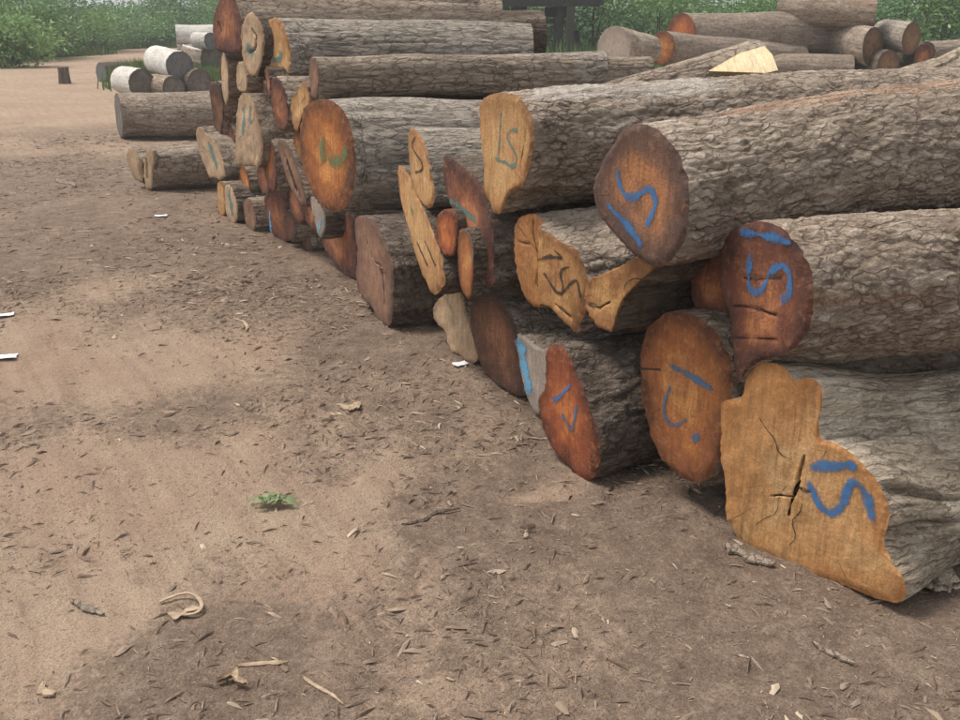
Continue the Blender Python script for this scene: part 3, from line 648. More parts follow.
far_log('tall rough ochre log end with flaking teal wash', [(238,97),(247,95),(254,105),(257,122),(261,135),(261,157),(258,167),(246,163),(238,165),(235,157),(236,139),(237,120)], face='f_pale', off=-.04, rough=.016, jag=.008,
        strokes=[('p_teal', .05, Z2((330,570),(350,640),(335,720)), PM), ('p_teal', .05, Z2((370,560),(375,660)), PM)])
far_log('dusky brown narrow log end beside the rough ochre end', [(256,85),(262,80),(267,88),(269,100),(268,118),(264,129),(259,120),(256,104)], face='f_greybrown')
far_log('splintered reddish log end below the teal square mark', [(270,80),(277,78),(283,88),(287,105),(288,124),(283,130),(277,128),(272,112)], face='f_redbrown', jag=.01)
far_log('pinkish splinter-shaped log end standing between brown ends', Z2((450,370),(462,365),(478,420),(484,520),(474,522),(462,460)), face='f_redbrown', off=-.03, faz=62)
far_log('orange-tan log end leaning against the big glossy orange end', [(293,96),(299,88),(304,82),(308,90),(309,104),(303,112),(299,124),(297,134),(292,120),(290,106)], face='f_tan', off=-.03)
far_log('upright reddish stub of a log above the big glossy orange end', [(309,60),(313,58),(317,62),(318,80),(317,97),(312,99),(309,84)], face='f_greybrown', off=-.04, faz=64)
far_log('long ash-grey log with small dark red end above the big glossy orange end', [(316,72),(320,66),(326,64),(331,70),(333,80),(331,90),(326,97),(320,96),(316,86)], face='f_redbrown', off=.03, bark='bark_far', az=82, tilt=1.2, L=1.66, ds=.013, N=190, taper=1.35, round2=.3, grow=.05, trans=.3)
far_log('boxy dark brown log end with pinkish top edge', Z2((155,450),(215,440),(222,480),(230,600),(222,720),(195,760),(178,640),(165,540)), face='f_dark', K=6)
far_log('slanting pale log end washed with teal at the far corner', Z3((85,60),(110,35),(130,80),(180,110),(210,180),(240,280),(230,315),(180,300),(150,300),(120,220),(90,130)), face='f_pale', off=-.02, strokes=[('p_teal', .06, Z3((150,110),(175,190),(205,260)), PM)])
far_log('mottled tan log end between teal-washed ends', Z3((230,110),(262,140),(300,220),(300,270),(272,320),(245,280),(232,190)), face='f_tan')
far_log('short orange-tan log end at ground level at the far corner', Z3((195,335),(225,330),(240,400),(242,480),(228,515),(195,490),(205,420)), g=(222, 216), off=None, face='f_tan')
far_log('greenish-washed log end resting on the ground at the far corner', Z3((235,345),(270,360),(295,430),(306,500),(300,545),(262,555),(245,500),(238,420)), g=(232, 223), off=None, face='f_pale', strokes=[('p_teal', .07, Z3((255,380),(275,450),(285,520)), PM)])
far_log('orange splinter-shaped log end below the rough ochre end', Z3((312,260),(340,245),(368,300),(375,370),(352,410),(330,360)), face='f_orange')
far_log('drab yellow-brown log end on the ground below the rough ochre end', Z3((335,430),(372,420),(400,490),(405,580),(370,595),(345,540)), g=(252, 231), off=None, face='f_greybrown')
far_log('long red-brown oval log end beside the striped end', Z3((430,90),(468,82),(500,160),(515,280),(510,370),(490,382),(460,320),(435,220)), face='f_redbrown')
far_log('striped brown log end slanting down beside the big glossy orange end', Z3((515,110),(560,120),(600,200),(640,300),(668,400),(668,460),(620,430),(575,330),(535,210)), face='f_greybrown', off=-.02, cracks=[(Z3((560,200),(620,380)), .02, .03)])
far_log('dark purple-red log end with one pale blue stroke on the ground', Z3((455,400),(510,385),(560,410),(580,520),(578,630),(552,650),(500,620),(462,540),(448,460)), g=(284, 241), off=None, face='f_redbrown', strokes=[('p_lightblue', .03, Z3((477,478),(480,540),(484,600)), PM)])
far_log('thin grey-brown log end reaching the ground under the striped end', Z3((600,430),(640,450),(672,540),(690,640),(695,690),(665,690),(635,600),(608,510)), g=(309, 249), off=None, face='f_greybrown')
far_log('bluish-grey chipped log end beside the dull red-brown end', Z3((692,402),(730,440),(768,500),(772,580),(745,640),(720,560),(700,480)), face='f_greywood', off=-.02, strokes=[('p_lightblue', .03, Z3((750,520),(740,590)), PM)])

def oval(cx, cy, rx, ry, lean): return [(cx + rx * math.cos(t) + lean * math.sin(t), cy + ry * math.sin(t)) for t in np.linspace(0, 6.283, 15)[:-1]]
for cx, cy, rx, ry, ln, fm in [(226, 106, 5, 14, 1, 'f_dark'), (229, 138, 5, 13, 2, 'f_redbrown'), (266, 140, 5, 13, 1, 'f_redbrown'), (283, 148, 5, 14, 2, 'f_dark'), (249, 196, 5, 12, 2, 'f_dark'), (263, 180, 5, 13, 2, 'f_redbrown'), (296, 205, 6, 15, 3, 'f_redbrown'), (283, 186, 5, 12, 2, 'f_dark'), (275, 104, 4, 13, 1, 'f_amber'), (250, 80, 4, 13, 1, 'f_dark'), (311, 214, 5, 14, 3, 'f_redbrown'), (300, 150, 5, 16, 2, 'f_amber'), (224, 72, 4, 12, 1, 'f_dark'), (240, 182, 4, 12, 2, 'f_redbrown'), (258, 212, 5, 13, 2, 'f_redbrown'), (290, 226, 5, 13, 2, 'f_dark'), (292, 118, 4, 12, 1, 'f_redbrown'), (246, 70, 4, 12, 1, 'f_redbrown'), (219, 150, 4, 12, 2, 'f_dark')]:
    far_log('small dark reddish log end packed into the gaps at the far corner of the stack', oval(cx, cy, rx, ry, ln), off=.05, face=fm, group='small reddish ends packed in the far corner', L=1.2, scale=1.25, jag=.016)

# ------------------------------------------------------------------ logs lying behind the near ends
def free_log(label, p0, p1, r0, r1, face='f_greywood', bark='bark_far', style='ridge', faz=None, group=None, ds=.03, N=100, **kw):
    p0, p1 = np.asarray(p0, float), np.asarray(p1, float); d = p1 - p0; L = np.linalg.norm(d)
    az = math.degrees(math.atan2(d[0], d[1])); tilt = math.degrees(math.asin(d[2] / L))
    kw.setdefault('far_face', face)
    return build_log(label, None, circ=(p0, r0), faz=az if faz is None else faz, az=az, tilt=tilt, L=L, taper=r1 / r0, face=face, bark=bark, style=style,
                     ds=ds, N=N, group=group, K=4, **kw)
GB = 'logs stacked in the long pile'
Gp0, Gp1 = at(545, 112, 4.75), at(905, 86, 5.6)
free_log('rough grey log lying behind the trunk of the smooth tan end', Gp0, Gp1, .10, .085, bark='bark', style='ridge', group=GB, ds=.016, N=150)
# slanting log with a fresh cream wedge cut at its upper end
q0, q1 = at(560, 110, 4.5), at(757, 60, 5.0)
SL = free_log('split grey log slanting upward with fresh cream wedge cut', q0, q1, .065, .105, bark='bark', style='ridge', group=GB, ds=.012, N=120, far_face='f_cream')
def wedge(name, pts, Y, mat, thick, parent, base):
    A = np.array([at(x, y, Y + .006 * (73 - y)) for x, y in pts]); n = np.array([0.05, 1.0, -.45]); n /= np.linalg.norm(n)
    P = resample(A, 60); c = P.mean(0); k = len(P)
    V = np.vstack([c[None], c + (P - c) * .5, P, P + n * thick])
    tri = np.stack([np.zeros(k, int), 1 + np.arange(k), 1 + (np.arange(k) + 1) % k], 1)
    rr = np.r_[0, np.full(k, .5), np.full(k, .9), np.full(k, .95)]
    return mesh_np(name, V, gridq(3, k, True, 1), tri, {'rr': rr, 'faceco': V}, M[mat], False, parent, base)
wedge('wedge_cut', [(708,71),(722,63),(740,53),(764,46),(772,54),(778,70),(766,73),(740,72)], 4.74, 'f_cream', .09, SL['root'], SL['base'])
# stripped weathered trunk at the right
free_log('silver-grey weathered trunk sticking up behind the trunk of the slate-brown end', at(888, 90, 5.3), at(1010, 58, 6.2), .07, .15, bark='bark_bare', style='bare', group=GB, ds=.016, N=140, dispk=1.6, swell=.16)
free_log('lower silver-grey trunk lying beside the weathered one', at(900, 92, 5.9), at(1040, 72, 6.6), .10, .13, bark='bark_bare', style='bare', group=GB, ds=.02, N=120, dispk=1.2, swell=.1)
# inner logs that carry the upper tier (seen in the dark gaps)
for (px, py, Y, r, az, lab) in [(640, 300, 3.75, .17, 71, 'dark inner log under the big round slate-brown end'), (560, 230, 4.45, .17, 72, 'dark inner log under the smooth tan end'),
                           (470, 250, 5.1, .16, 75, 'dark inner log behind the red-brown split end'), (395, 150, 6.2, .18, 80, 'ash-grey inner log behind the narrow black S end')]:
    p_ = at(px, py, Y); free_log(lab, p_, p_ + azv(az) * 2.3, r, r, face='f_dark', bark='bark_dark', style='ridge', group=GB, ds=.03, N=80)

# flakes of loose bark lying on the trunk of the smooth tan end
def slab(name, label, cat, p, d, up, L, Wd, th, mat, curl=.0, seed=1, group=None, nx=24, ny=6, wave=.02):
    d = np.asarray(d, float); d /= np.linalg.norm(d); up = np.asarray(up, float); up -= d * (up @ d); up /= np.linalg.norm(up); sd_ = np.cross(up, d)
    u = np.linspace(0, 1, nx); vv = np.linspace(-1, 1, ny); U, Vv = np.meshgrid(u, vv, indexing='ij')
    wid = Wd * (.08 + .92 * np.clip(np.minimum(u * (3 + seed % 4), (1 - u) * (2 + seed % 3)), 0, 1) ** .7) * (1 + .35 * vnoise(np.stack([u * 11, 0 * u, 0 * u + seed], 1), seed))
    bow = wave * vnoise(np.stack([u * 3, 0 * u + 4, 0 * u + seed], 1), seed + 3)
    X = p + d * (U[..., None] * L) + sd_ * ((Vv * wid[:, None] * .5 + bow[:, None])[..., None])
    lift = curl * (Vv ** 2) + .25 * th * vnoise(np.stack([U * 9, Vv * 2, 0 * U + seed], -1), seed + 7) + wave * .4 * (U - .3) ** 2
    top = X + up * (lift + th * (1 - .6 * Vv ** 2))[..., None]; bot = X + up * lift[..., None]
    n = nx * ny; q1_ = gridq(nx, ny, False); V = np.vstack([top.reshape(-1, 3), bot.reshape(-1, 3)])
    edge = [i * ny for i in range(nx)] + [(nx - 1) * ny + j for j in range(1, ny)] + [i * ny + ny - 1 for i in range(nx - 2, -1, -1)] + [j for j in range(ny - 2, 0, -1)]
    e = np.array(edge); e2 = np.roll(e, -1); qs = np.vstack([q1_, q1_[:, ::-1] + n, np.stack([e, e + n, e2 + n, e2], 1)])
    base = p + d * L * .5
    o = mesh_np(name, V, qs, None, {'plate': np.full(2 * n, .6), 'groove': np.zeros(2 * n), 'barkco': V, 'rr': np.full(2 * n, .3), 'faceco': V}, mat, True, None, base)
    o.location = base
    return tag(o, label, cat, group)
b = NB('stripped_inner_bark'); g_ = b.n('ShaderNodeTexCoord').outputs['Object']
b.fin(b.ramp(b.noise(b.map(g_, (2, 14, 14)), 3, 5, .6), [(.3, (.15, .085, .058)), (.5, (.25, .17, .125)), (.7, (.38, .32, .265))]), .85, .15); M['strip'] = b.m
b = NB('stripped_silver_wood'); g_ = b.n('ShaderNodeTexCoord').outputs['Object']
b.fin(b.ramp(b.noise(b.map(g_, (2, 14, 14)), 3, 5, .65, .4), [(.3, (.22, .19, .165)), (.5, (.40, .375, .35)), (.7, (.52, .51, .50))]), .85, .15); M['silver'] = b.m
b = NB('pale_wood_chip'); g_ = b.n('ShaderNodeTexCoord').outputs['Object']
b.fin(b.ramp(b.noise(b.map(g_, (6, 40, 40)), 3, 4, .6), [(.3, (.24, .175, .12)), (.7, (.42, .33, .24))]), .85, .15); M['chip'] = b.m

# ------------------------------------------------------------------ logs at the far left
LB = 'logs lying beyond the stack'
k0 = at(119, 119, 13.35); free_log('thick ash-grey log lying across beyond the far corner of the stack', [k0[0], k0[1], .30], k0 + np.array([2.6, .35, .30 - k0[2] + .02]), .29, .31, bark='bark', style='ridge', faz=62, group=LB, ds=.022, N=130, face='f_ashend')
build_log('grey log with split cracked pale end lying in front of the thick ash-grey log',
    [(126,150),(131,147),(137,154),(141,163),(145,156),(148,149),(153,150),(155,158),(152,175),(152,189),(146,191),(140,182),(134,180),(130,168),(126,160)],
    g=(148, 191), faz=42, az=74, tilt=2.0, L=1.9, taper=1.35, face='f_pale', bark='bark', style='ridge', ds=.02, N=140, round2=.4, trans=.2, grow=.12, group=LB, jag=.008,
    cracks=[([(141,164),(141,176),(143,186)], .03, .12), ([(146,160),(147,178)], .012, .06)])
def end_log(lab, c, r, az, L, face, bark, style='smooth', Y=19.5, tilt=0, **kw):
    p_ = at(c[0], c[1], Y); kw.setdefault('jag', .012); return free_log(lab, p_, p_ + azv(az, tilt) * L, r, r * .97, face=face, bark=bark, style=style, group=LB, faz=az + kw.pop('dfaz', 0), **kw)
WL = end_log('white peeled log with slate-grey end, propped on top of the small heap', (180, 66), .265, -36, 1.25, 'f_slategrey', 'bark_white', Y=19.3, tilt=3)
end_log('white-barked log with grey-brown end, outermost of the small heap', (142, 83), .255, -38, 1.0, 'f_ashend', 'bark_white', Y=19.2)
end_log('tan-topped log with brown end, lowest under the white peeled log', (174, 88), .215, -40, 1.4, 'f_ashend', 'bark_warm', 'ridge', Y=19.0)
end_log('grey-ended log beside the stack end, under the white peeled log', (200, 83), .25, -36, 1.4, 'f_ashend', 'bark', 'ridge', Y=19.3)
end_log('dark charcoal log lying on the sandy track behind the small heap', (101, 73), .24, 40, 2.4, 'f_slategrey', 'bark_dark', 'ridge', Y=24.5)
end_log('log with pale whitened top lying behind the small heap', (176, 37), .33, 74, 2.6, 'f_ashend', 'bark_white', Y=31, dfaz=0)
end_log('brown log under the whitened log behind the small heap', (178, 56), .36, 76, 2.8, 'f_ashend', 'bark', 'ridge', Y=30.8)
end_log('short white log with dark end beside the dark red pear-shaped end', (211, 41), .19, -55, .5, 'f_slategrey', 'bark_white', Y=24)
end_log('grey log carrying the short white log', (213, 60), .34, -50, .9, 'f_ashend', 'bark', 'ridge', Y=24.2)
p_ = at(183, 46, 18.6); tg = slab('white_plank', 'thin white plank laid over the white peeled log', 'plank', p_, at(206, 53, 18.2) - p_, (0, 0, 1), .48, .10, .03, M['bark_white'], seed=4)
kp = WL['C'] + WL['a'] * .30; side_ = np.array([.25, -.62, .74]); kp = kp + side_ * .262
th = np.linspace(0, 6.283, 18)[:-1]; ka = WL['a']; kb = np.cross(side_, ka); Vk = np.vstack([[kp - side_ * .02], kp + .055 * (np.cos(th)[:, None] * ka + np.sin(th)[:, None] * kb) - side_ * .004, kp + .075 * (np.cos(th)[:, None] * ka + np.sin(th)[:, None] * kb) - side_ * .02])
tk = np.stack([np.zeros(17, int), 1 + np.arange(17), 1 + (np.arange(17) + 1) % 17], 1)
mesh_np('knot_hole', Vk, gridq(2, 17, True, 1), tk, {'rr': np.zeros(35), 'faceco': Vk}, M['f_slategrey'], True, WL['root'], WL['base'])
# stump post on the track
def lathe(name, prof, N, mat, parent, base, seed=1, wob=.05):
    th = np.linspace(0, 2 * math.pi, N, endpoint=False); V = []
    for r, z in prof:
        k = 1 + wob * fbm(np.stack([np.cos(th) * 1.5, np.sin(th) * 1.5, 0 * th + z * 2 + seed], 1), 3, seed)
        V.append(np.stack([np.cos(th) * r * k, np.sin(th) * r * k, 0 * th + z], 1))
    V = np.vstack(V); nr = len(prof); n = len(V)
    a_ = {'plate': np.random.RandomState(seed).rand(n), 'groove': np.zeros(n), 'barkco': V, 'rr': np.linalg.norm(V[:, :2], axis=1) / max(p[0] for p in prof), 'faceco': V}
    return mesh_np(name, V, gridq(nr, N), None, a_, mat, True, parent)
st = gpt(65, 83); root = empty('tree_stump', st, 'short cut stump standing alone on the sandy track', 'stump')
lathe('stump_trunk', [(.15, -.05), (.135, .05), (.12, .2), (.122, .36)], 24, M['bark_dark'], root, st, 3)
lathe('cut_face', [(.12, .361), (.07, .364), (.0, .364)], 24, M['f_ashend'], root, st, 3)

# ------------------------------------------------------------------ second heap behind, right
RB = 'logs in the heap behind the stack'
def hp(lab, c0, c1, r0, r1, Y0=24, Y1=24, **kw):
    return free_log(lab, at(*c0, Y0), at(*c1, Y1), r0, r1, group=RB, ds=.04, N=100, jag=.02, stain=1.0, **kw)
hp('long brown log with glossy red-brown end on the heap behind', (681, 34), (842, 33), .44, .46, 23.5, 24.6, face='f_redorange', bark='bark', faz=55)
hp('smaller log with orange oval end below the glossy red-brown end', (662, 48), (800, 60), .35, .33, 22.8, 24.0, face='f_orange', bark='bark', faz=48)
hp('swollen pale stump-like log end beside the orange oval end of the heap behind', (614, 49), (650, 50), .46, .30, 21.5, 22.4, face='f_greywood', bark='bark_bare', style='bare', faz=48)
hp('topmost pale brown log with dark end on the heap behind', (876, 11), (783, 8), .36, .40, 23.2, 24.5, face='f_dark', bark='bark_warm', faz=-72)
hp('low grey-brown log lying along the foot of the heap behind', (852, 69), (768, 68), .31, .33, 23.0, 23.6, face='f_greybrown', bark='bark', faz=-80)
hp('log with squared brown end between upper log and grey log', (873, 47), (840, 40), .42, .42, 22.6, 24.3, face='f_browned', bark='bark', faz=-40)
hp('grey log with round tan end sticking out highest beside the squared end', (912, 38), (884, 34), .33, .33, 22.4, 23.8, face='f_browned', bark='bark_far', faz=-35)
hp('shadowed log with ochre end low in the heap behind', (888, 68), (868, 64), .37, .36, 22.2, 23.6, face='f_browned', bark='bark_dark', faz=-30)
hp('reddish short log end low beside the grey log with round tan end', (923, 58), (905, 54), .30, .30, 23.0, 24.4, face='f_redbrown', bark='bark_dark', faz=-30)
hp('dark log lying on the ground beyond the reddish short end', (926, 52), (1010, 48), .24, .26, 24.0, 24.4, face='f_redbrown', bark='bark', faz=60)
hp('buried log under the long brown log of the heap behind', (700, 74), (770, 72), .40, .4, 24.2, 24.8, face='f_dark', bark='bark_dark')

# ------------------------------------------------------------------ parked trailer far behind
b = NB('dark_painted_steel'); g_ = b.n('ShaderNodeTexCoord').outputs['Object']
b.fin(b.ramp(b.noise(g_, 6, 5, .6), [(.3, (.014, .014, .016)), (.7, (.04, .036, .034))]), .6, .3); M['steel'] = b.m
b = NB('tyre_rubber'); b.fin((.02, .02, .021), .85, .2); M['rubber'] = b.m
b = NB('grey_post_paint'); b.fin((.06, .055, .048), .8, .2); M['post'] = b.m
def boxv(c, s, bev=.015):
    x, y, z = np.array(s) / 2; v = []
    for k, (ix, iz) in enumerate([(-1, -1), (1, -1), (1, 1), (-1, 1)]):
        pass
    V = []; 
    for sy, ins in ((-y, bev), (-y + bev, 0), (y - bev, 0), (y, bev)):
        V += [(-x + ins, sy, -z + ins + bev * (ins == 0)), (x - ins, sy, -z + ins + bev * (ins == 0)), (x - ins, sy, z - ins - bev * (ins == 0)), (-x + ins, sy, z - ins - bev * (ins == 0))]
    V = np.array(V) + np.array(c); q = gridq(4, 4); q = np.vstack([q, [[3, 2, 1, 0]], [[12, 13, 14, 15]]])
    return V, q
def box(name, c, s, mat, parent):
    V, q = boxv(c, s); return mesh_np(name, V, q, None, None, mat, False, parent)
tp = at(545, 6, 30.0); tp[2] = 0; tz = at(545, 6, 30.0)[2]
root = empty('parked_trailer', tp, 'dark flatbed trailer standing among the bushes behind the stack', 'trailer')
box('deck', (0, 3, tz + .16), (3.3, 6.2, .32), M['steel'], root)
for x in (-.65, .50): box('chassis_rail', (x, 3, tz - .16), (.30, 5.8, .32), M['steel'], root)
box('landing_leg', (-.65, .3, tz / 2 - .1), (.22, .3, tz - .3), M['steel'], root)
box('landing_leg', (.42, .3, tz / 2 - .1), (.26, .3, tz - .3), M['steel'], root)
box('side_post', (.72, -.1, tz / 2), (.22, .16, tz), M['post'], root)
box('cross_beam', (0, .5, tz - .42), (1.2, .16, .14), M['steel'], root)
box('rear_bumper', (0, -.06, tz + .05), (3.1, .10, .16), M['steel'], root)
def wheel(x, y):
    Vs = []; th = np.linspace(0, 2 * math.pi, 36, endpoint=False)
    for r, xx in ((.2, -.10), (.44, -.14), (.50, -.10), (.50, .10), (.44, .14), (.2, .10)):
        Vs.append(np.stack([0 * th + x + xx, y + np.cos(th) * r, .5 + np.sin(th) * r], 1))
    w_ = mesh_np('wheel', np.vstack(Vs), gridq(6, 36), None, None, M['rubber'], True, root)
    Vh = []
    for r, xx in ((.2, -.09), (.12, -.05), (.12, .05), (.2, .09)): Vh.append(np.stack([0 * th + x + xx, y + np.cos(th) * r, .5 + np.sin(th) * r], 1))
    mesh_np('rim', np.vstack(Vh), gridq(4, 36), None, None, M['steel'], True, w_)
for x in (-1.1, -.15, 1.05): wheel(x, 2.2)

# ------------------------------------------------------------------ bushes and trees
def leaf_mat(name, a, c, tr=.25):
    b = NB(name); h = b.attr('tone').outputs['Fac']; info = b.n('ShaderNodeObjectInfo').outputs['Random']
    col = b.ramp(b.math('ADD', b.math('MULTIPLY', h, .8), b.math('MULTIPLY', info, .2)), [(.0, a), (1.0, c)])
    b.fin(col, .6, .3)
    t = b.n('ShaderNodeBsdfTranslucent'); b.l(col, t.inputs[0]); mx = b.n('ShaderNodeMixShader'); mx.inputs[0].default_value = tr
    b.l(b.b.outputs[0], mx.inputs[1]); b.l(t.outputs[0], mx.inputs[2]); b.l(mx.outputs[0], b.out.inputs['Surface']); return b.m
M['leaf'] = leaf_mat('leaves_mid_green', (.07, .15, .06), (.24, .38, .16))
M['leaf_bright'] = leaf_mat('leaves_fresh_green', (.09, .18, .06), (.27, .41, .15))
M['leaf_dark'] = leaf_mat('leaves_dark_green', (.05, .11, .055), (.17, .29, .135))
M['leaf_dusty'] = leaf_mat('dusty_torn_leaves', (.13, .18, .085), (.27, .33, .17))
M['grass'] = leaf_mat('grass_green', (.05, .095, .025), (.16, .22, .075))
b = NB('shrub_stem'); b.fin((.10, .08, .06), .9, .1); M['stem'] = b.m

def leaves(rs, cen, rad, n, size):
    lob = len(cen); pick = rs.choice(lob, n, p=(np.prod(rad, 1) ** .8) / np.sum(np.prod(rad, 1) ** .8))
    d = rs.randn(n, 3); d /= np.linalg.norm(d, axis=1)[:, None]; rr = rs.rand(n) ** .45
    # clump the leaves into twigs
    P = cen[pick] + d * rad[pick] * rr[:, None]
    nc = max(1, n // 34); cl = rs.randint(0, nc, n); ctr = P[rs.randint(0, n, nc)]
    P = np.where(rs.rand(n, 1) < .82, ctr[cl] + rs.randn(n, 3) * size * np.array([2.0, 2.0, 1.3]), P)
    P[:, 2] = np.maximum(P[:, 2], .03)
    t = rs.randn(n, 3); t[:, 2] *= .6; t /= np.linalg.norm(t, axis=1)[:, None]; s = rs.randn(n, 3); s -= t * np.sum(s * t, 1)[:, None]; s /= np.linalg.norm(s, axis=1)[:, None]
    L = size * (.6 + .8 * rs.rand(n))[:, None]; Wd = L * .42
    V = np.stack([P, P + t * L * .5 + s * Wd * .5, P + t * L, P + t * L * .5 - s * Wd * .5], 1).reshape(-1, 3)
    q = np.arange(4 * n).reshape(-1, 4); tone = np.repeat(np.clip(.5 + .16 * rs.randn(n) + .6 * (ctr[cl][:, 0] * 7.3 % 1 - .5), 0, 1), 4)
    return V, q, tone
def tube(pts, r0, r1, n=6):
    pts = np.asarray(pts, float); k = len(pts); th = np.linspace(0, 2 * math.pi, n, endpoint=False); V = []
    for i in range(k):
        r = r0 + (r1 - r0) * i / (k - 1); V.append(pts[i] + np.stack([np.cos(th) * r, np.sin(th) * r, 0 * th], 1))
    return np.vstack(V), gridq(k, n)
def shrub(name, label, cat, loc, h, wd, seed, mat, n=2600, size=.13, group=None, lobes=9):
    rs = np.random.RandomState(seed); root = empty(name, loc, label, cat, group)
    cen = np.stack([rs.randn(lobes) * wd * .27, rs.randn(lobes) * wd * .22, h * (.25 + .62 * rs.rand(lobes))], 1)
    cen[0] = (0, 0, h * .82); k = 1 - .45 * (cen[:, 2] / h)
    rad = np.stack([wd * .30 * k, wd * .26 * k, h * .20 * np.ones(lobes)], 1) * (.75 + .5 * rs.rand(lobes, 1))
    V, q, tone = leaves(rs, cen, rad, n, size)
    mesh_np('crown', V, q, None, {'tone': tone}, mat, False, root)
    Vs, Qs, o = [], [], 0
    for c in cen[:6]:
        v_, q_ = tube([(rs.randn() * .06, rs.randn() * .06, -.05), c * np.array([.4, .4, .45]), c], .035 * h / 2, .010); Vs.append(v_); Qs.append(q_ + o); o += len(v_)
    mesh_np('trunk', np.vstack(Vs), np.vstack(Qs), None, None, M['stem'], True, root)
rs = np.random.RandomState(11)
BG_ = 'bushes beyond the track'
tone_words = {'leaf': 'mid-green', 'leaf_bright': 'fresh light green', 'leaf_dark': 'dark green'}
def gbase(px, Y): p_ = at(px, 100, Y); return (p_[0], Y, float(ground_z(p_[0], Y)))
for i, (px, Y, h, wd, mt) in enumerate([(-60, 30, 2.3, 4.2, 'leaf'), (-10, 34, 2.5, 4, 'leaf_bright'), (25, 38, 2.7, 4.5, 'leaf_dark'), (52, 36, 1.9, 3.4, 'leaf_bright'), (72, 42, 2.8, 4.2, 'leaf_dark'), (98, 42, 1.55, 4.2, 'leaf'), (128, 46, 1.6, 4.6, 'leaf'),
        (118, 54, 1.9, 3.0, 'leaf_dark'), (152, 50, 1.65, 4.0, 'leaf_dark'), (176, 52, 2.5, 4.4, 'leaf'), (208, 52, 2.7, 4.6, 'leaf_dark'), (236, 48, 2.5, 4.2, 'leaf'), (20, 31, 1.3, 3.0, 'leaf_bright'), (-90, 42, 3.4, 6, 'leaf_dark'), (165, 50, 1.2, 2.6, 'leaf_bright')]):
    shrub('bush', tone_words[mt] + ' leafy bush ' + ['low at the edge of the sandy track', 'in the thicket beyond the sandy track'][int(h > 1.5)], 'bush', gbase(px, Y), h, wd, 100 + i, M[mt], 3800, .15, tone_words[mt] + [' low bushes at the track', ' bushes beyond the track'][int(h > 1.5)])
for i, (px, Y, h, wd, mt) in enumerate([(470, 40, 3.4, 5, 'leaf_dark'), (505, 36, 2.9, 4.4, 'leaf'), (545, 38, 3.2, 5, 'leaf_dark'), (590, 34, 2.7, 4.0, 'leaf'), (625, 37, 3.0, 4.6, 'leaf_dark'), (655, 33, 2.6, 3.8, 'leaf_bright'), (700, 35, 2.8, 4.4, 'leaf'), (750, 34, 2.6, 4.4, 'leaf_bright'),
        (800, 36, 3.0, 4.8, 'leaf'), (850, 34, 2.8, 4.4, 'leaf_dark'), (895, 32, 2.7, 4.0, 'leaf'), (935, 31, 2.6, 4.0, 'leaf_bright'), (980, 32, 3.0, 4.6, 'leaf'), (430, 44, 3.6, 5, 'leaf'), (380, 46, 3.5, 5, 'leaf_dark'), (330, 46, 3.2, 5, 'leaf'), (280, 48, 3.0, 5, 'leaf_dark'), (1030, 34, 3.2, 5, 'leaf_dark')]):
    shrub('bush', tone_words[mt] + ' leafy bush growing behind the log stack', 'bush', gbase(px, Y), h, wd, 200 + i, M[mt], 3800, .14, tone_words[mt] + ' bushes behind the stack')
# far wood as one mass, down a slope of hills
def thicket(name, label, n, xr, yr, zr, size, mat, seed, fall=0.0):
    r = np.random.RandomState(seed); X = xr[0] + (xr[1] - xr[0]) * r.rand(n); Y = yr[0] + (yr[1] - yr[0]) * r.rand(n)
    top = zr[0] + (zr[1] - zr[0]) * (.5 + .5 * fbm(np.stack([X * .12, Y * .12, 0 * X], -1), 3, seed))
    Z = top * r.rand(n) ** .6
    t = r.randn(n, 3); t /= np.linalg.norm(t, axis=1)[:, None]; s = r.randn(n, 3); s -= t * np.sum(s * t, 1)[:, None]; s /= np.linalg.norm(s, axis=1)[:, None]
    P = np.stack([X, Y, Z], 1); L = size * (.5 + r.rand(n, 1))
    V = np.stack([P, P + t * L * .5 + s * L * .3, P + t * L, P + t * L * .5 - s * L * .3], 1).reshape(-1, 3)
    tag(mesh_np(name, V, np.arange(4 * n).reshape(-1, 4), None, {'tone': np.repeat(np.clip(.5 + .25 * r.randn(n), 0, 1), 4)}, mat, False), label, 'thicket', None, 'stuff')
thicket('thicket', 'far green scrub closing the view behind the bushes', 60000, (-75, 75), (56, 75), (.9, 1.75), .45, M['leaf_dark'], 5)
thicket('thicket', 'more distant scrub on the low rise', 30000, (-170, 170), (110, 150), (.8, 2.3), .8, M['leaf'], 6)
# grass
def grass(name, label, X, Y, hmin, hmax, seed, mat=None, wdt=.012):
    r = np.random.RandomState(seed); n = len(X); Z = ground_z(X, Y); a = r.rand(n) * 6.283; h = hmin + (hmax - hmin) * r.rand(n) ** 1.5; ln = h * .5 * r.rand(n)
    sx, sy = np.cos(a) * wdt, np.sin(a) * wdt; P = np.stack([X, Y, Z], 1); S = np.stack([sx, sy, 0 * sx], 1); T = np.stack([-np.sin(a) * ln, np.cos(a) * ln, h], 1)
    V = np.stack([P - S, P + S, P + T * np.array([.45, .45, .6]) + S * .7, P + T, P + T * np.array([.45, .45, .6]) - S * .7], 1).reshape(-1, 3)
    k = 5 * np.arange(n)[:, None]; q = k + np.array([[0, 1, 2, 4]]); t = k + np.array([[4, 2, 3]])
    tag(mesh_np(name, V, q, t, {'tone': np.repeat(r.rand(n), 5)}, mat or M['grass'], False), label, 'grass', None, 'stuff')
r = np.random.RandomState(2); n = 26000
X = -32 + 40 * r.rand(n); Y = 26 + 26 * r.rand(n); kk = grassy(X, Y); ok = r.rand(n) < kk
grass('grass', 'grassy verge along the sandy track', X[ok], Y[ok], .06, .38, 3, wdt=.03)
